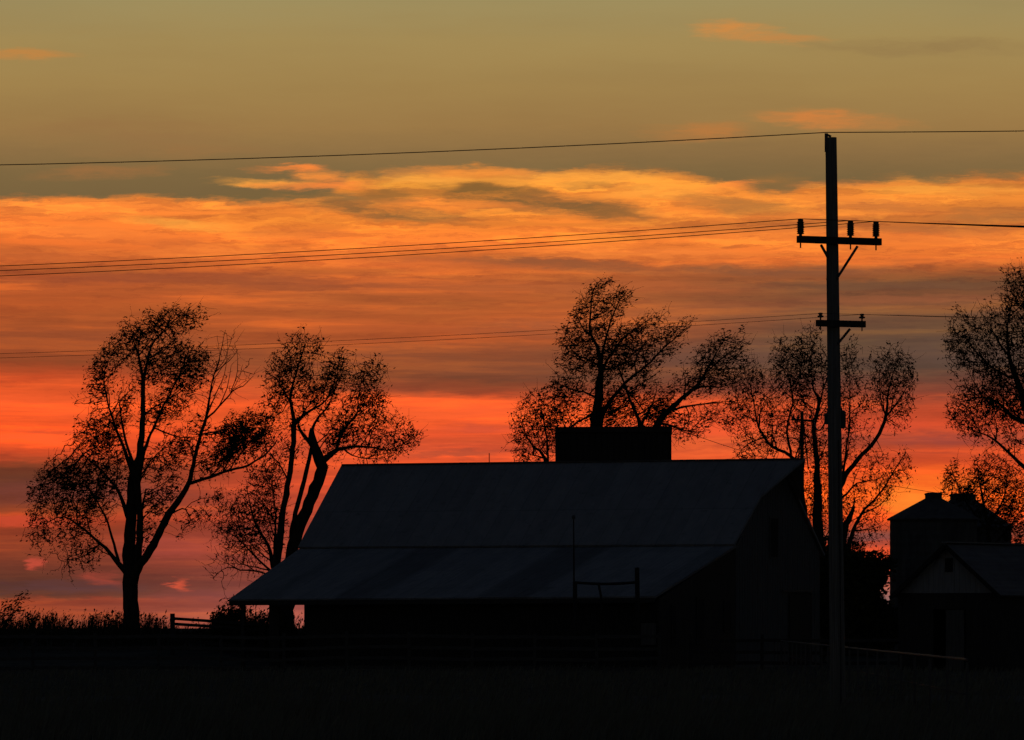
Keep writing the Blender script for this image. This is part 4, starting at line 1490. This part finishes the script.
# clouds seen in the sky: (column, row, half-width, half-height, tilt in degrees, colour, strength)
CLOUDS = [
    (740, 30, 46, 8, -8, AMBER, .75), (790, 38, 50, 5, -6, (205, 132, 66), .5), (15, 55, 55, 5, 3, (196, 132, 66), .7), (830, 117, 70, 8, -6, (212, 128, 62), .75), (700, 129, 60, 10, 4, (190, 122, 62), .65), (930, 48, 140, 8, 0, (140, 112, 72), .4),
    (100, 172, 60, 6, 6, (172, 112, 62), .45), (125, 130, 120, 14, 0, (150, 110, 68), .4), (180, 148, 100, 8, 3, (158, 112, 66), .35),
    (288, 167, 44, 4, 4, ORANGE, .8), (262, 181, 48, 4.5, -4, GOLD, .85), (300, 184, 55, 4, -3, ORANGE, .8), (318, 174, 34, 5, 6, (250, 146, 60), .8), (350, 181, 46, 6, -3, ORANGE, .75), (260, 194, 70, 6, -3, OLIVE, .8), (330, 196, 90, 6, -4, OLIVE, .75),
    (400, 211, 85, 9, -5, GREY, .85), (395, 191, 38, 9, -4, (150, 102, 52), .75), (485, 192, 60, 14, -5, (140, 98, 50), .95), (560, 203, 100, 11, -7, GREY, .85), (590, 209, 55, 6, -8, (146, 98, 52), .6), (350, 205, 80, 6, -5, GREY, .6),
    (440, 175, 60, 5, -4, GOLD, .7), (470, 168, 80, 5, 0, (246, 146, 60), .7), (600, 174, 70, 6, -2, GOLD, .75), (540, 178, 70, 5, -2, GOLD, .6), (455, 201, 60, 4, -4, ORANGE, .6), (650, 190, 60, 8, 0, GOLD, .6), (580, 182, 40, 4, -2, (160, 106, 54), .5),
    (170, 222, 70, 5, -8, GOLD, .55), (150, 240, 90, 6, -4, (214, 110, 50), .6), (60, 230, 110, 6, -3, ORANGE, .4), (300, 233, 80, 4, 0, (206, 110, 52), .5), (200, 250, 100, 5, 2, ORANGE, .4), (30, 250, 90, 9, 0, (206, 104, 50), .5),
    (745, 203, 55, 9, -6, (172, 112, 56), .75), (700, 197, 40, 7, 5, (186, 116, 56), .6), (775, 178, 45, 7, 4, (150, 108, 60), .7), (730, 183, 45, 4, 10, ORANGE, .5), (860, 182, 60, 4, 0, ORANGE, .35), (880, 204, 80, 7, 0, (196, 114, 56), .55), (1000, 212, 60, 8, 0, (168, 106, 56), .65),
    (960, 187, 80, 6, 0, GOLD, .5), (820, 195, 60, 6, 3, (220, 122, 54), .4), (940, 235, 100, 7, 2, (232, 120, 52), .5), (950, 228, 70, 5, 0, (150, 94, 56), .5),
    (560, 262, 180, 6, -3, (150, 86, 52), .8), (760, 268, 160, 6, 0, (134, 82, 54), .7), (300, 280, 170, 7, -2, (150, 78, 48), .55), (650, 250, 150, 6, 0, ORANGE, .5), (130, 275, 140, 6, 2, (150, 74, 46), .6), (600, 284, 180, 7, -1, (186, 98, 52), .5),
    (430, 262, 120, 5, -3, (226, 108, 50), .4), (880, 283, 150, 5, 0, (116, 78, 56), .5), (900, 296, 120, 4, 0, (160, 92, 58), .5),
    (480, 352, 130, 12, 0, (122, 72, 50), .35), (90, 337, 140, 10, 0, (140, 72, 46), .5), (560, 325, 120, 8, 0, (132, 80, 56), .5), (600, 370, 160, 12, 0, (116, 74, 56), .4), (380, 325, 90, 5, 2, (190, 90, 46), .5),
    (30, 436, 70, 4, -3, (252, 96, 46), .6), (60, 430, 60, 3, -3, (196, 76, 46), .5), (30, 402, 110, 14, 0, (252, 96, 46), .5), (440, 408, 110, 9, 0, (255, 98, 50), .5), (480, 425, 60, 4, 0, (196, 78, 54), .5), (450, 450, 60, 4, 1, (150, 72, 52), .5),
    (15, 518, 60, 5, -2, (206, 74, 48), .6), (41, 561, 13, 5.5, -14, (200, 78, 58), .75), (108, 575, 26, 6, -6, (186, 74, 56), .5), (184, 581, 11.5, 5.5, -10, (216, 86, 58), .85), (50, 583, 100, 6, 0, (96, 60, 62), .6), (220, 592, 90, 6, 0, (126, 64, 62), .5),
    (170, 545, 60, 14, 0, (172, 74, 62), .5), (80, 490, 120, 12, 0, (120, 62, 56), .5),
    (928, 490, 64, 24, 0, (255, 114, 36), .85), (912, 500, 34, 14, 0, (255, 142, 46), .7), (740, 445, 90, 20, 0, (255, 106, 50), .7), (700, 420, 80, 12, 0, (250, 92, 50), .6), (930, 436, 60, 6, 0, (150, 66, 58), .5), (860, 535, 60, 6, 0, (124, 76, 72), .7), (980, 350, 120, 16, 0, (98, 74, 64), .5),
    (720, 352, 120, 14, 0, (112, 76, 62), .5), (890, 420, 60, 8, 0, (226, 82, 50), .5), (868, 556, 34, 10, 0, (244, 86, 48), .6),
]
nb = noise(PW, (1.1, 6.0, 1), 5, .65, (5, 5, 9))
wisp = mrange(nb.outputs["Fac"], .3, .62, .35, 1.15)
for (px, py, rx, ry, tilt, c_, k_) in CLOUDS:
    mp = node("ShaderNodeMapping", vector_type="TEXTURE")
    mp.inputs["Location"].default_value = (AZ(px), EL(py), 0)
    mp.inputs["Rotation"].default_value = (0, 0, R(tilt) * .6)
    mp.inputs["Scale"].default_value = (rx * 1.3 / DEG, ry * 1.5 / DEG, 1)
    nt.links.new(PW, mp.inputs["Vector"])
    gr = node("ShaderNodeTexGradient", gradient_type="SPHERICAL")
    nt.links.new(mp.outputs[0], gr.inputs[0])
    f_ = mth("MULTIPLY", mrange(gr.outputs["Fac"], 0, .8, 0, k_), wisp)
    sky = mixc(f_, sky, lin(c_))

# the rest of the dome: clear twilight sky
nis = node("ShaderNodeTexSky", sky_type="NISHITA", sun_disc=False)
nis.sun_elevation = R(SUN_EL)
nis.sun_rotation = R(SUN_AZ)
nis.altitude = 300
BG = 0.1
NIS = 0.55
dusk = vmth("MULTIPLY", nis.outputs[0], (NIS * .70, NIS * .76, NIS * 1.02))
daz = mth("ABSOLUTE", mth("SUBTRACT", az, SUN_AZ))
mask = mth("MULTIPLY", mrange(el, 7, 16, 1, 0), mrange(daz, 14, 45, 1, 0))
out = mixc(mask, dusk, vmth("MULTIPLY", sky, (1 / BG,) * 3))
bg = node("ShaderNodeBackground")
bg.inputs["Strength"].default_value = BG
nt.links.new(out, bg.inputs["Color"])
ow = node("ShaderNodeOutputWorld")
nt.links.new(bg.outputs[0], ow.inputs["Surface"])

sd = bpy.data.lights.new("sun", "SUN")
sd.energy = 0.04
sd.angle = R(0.5)
sd.color = (1, .55, .28)
so = bpy.data.objects.new("sun", sd)
COL.objects.link(so)
so.rotation_euler = Vector((math.sin(R(SUN_AZ)), math.cos(R(SUN_AZ)), math.tan(R(SUN_EL)))).to_track_quat("Z", "Y").to_euler()

vs = sc.view_settings
vs.view_transform = "Standard"
vs.look = "None"
vs.exposure = 0
vs.gamma = 1
vs.use_curve_mapping = False
sc.cycles.max_bounces = 2
sc.cycles.use_adaptive_sampling = True
sc.cycles.adaptive_threshold = 0.015
sc.cycles.adaptive_min_samples = 12
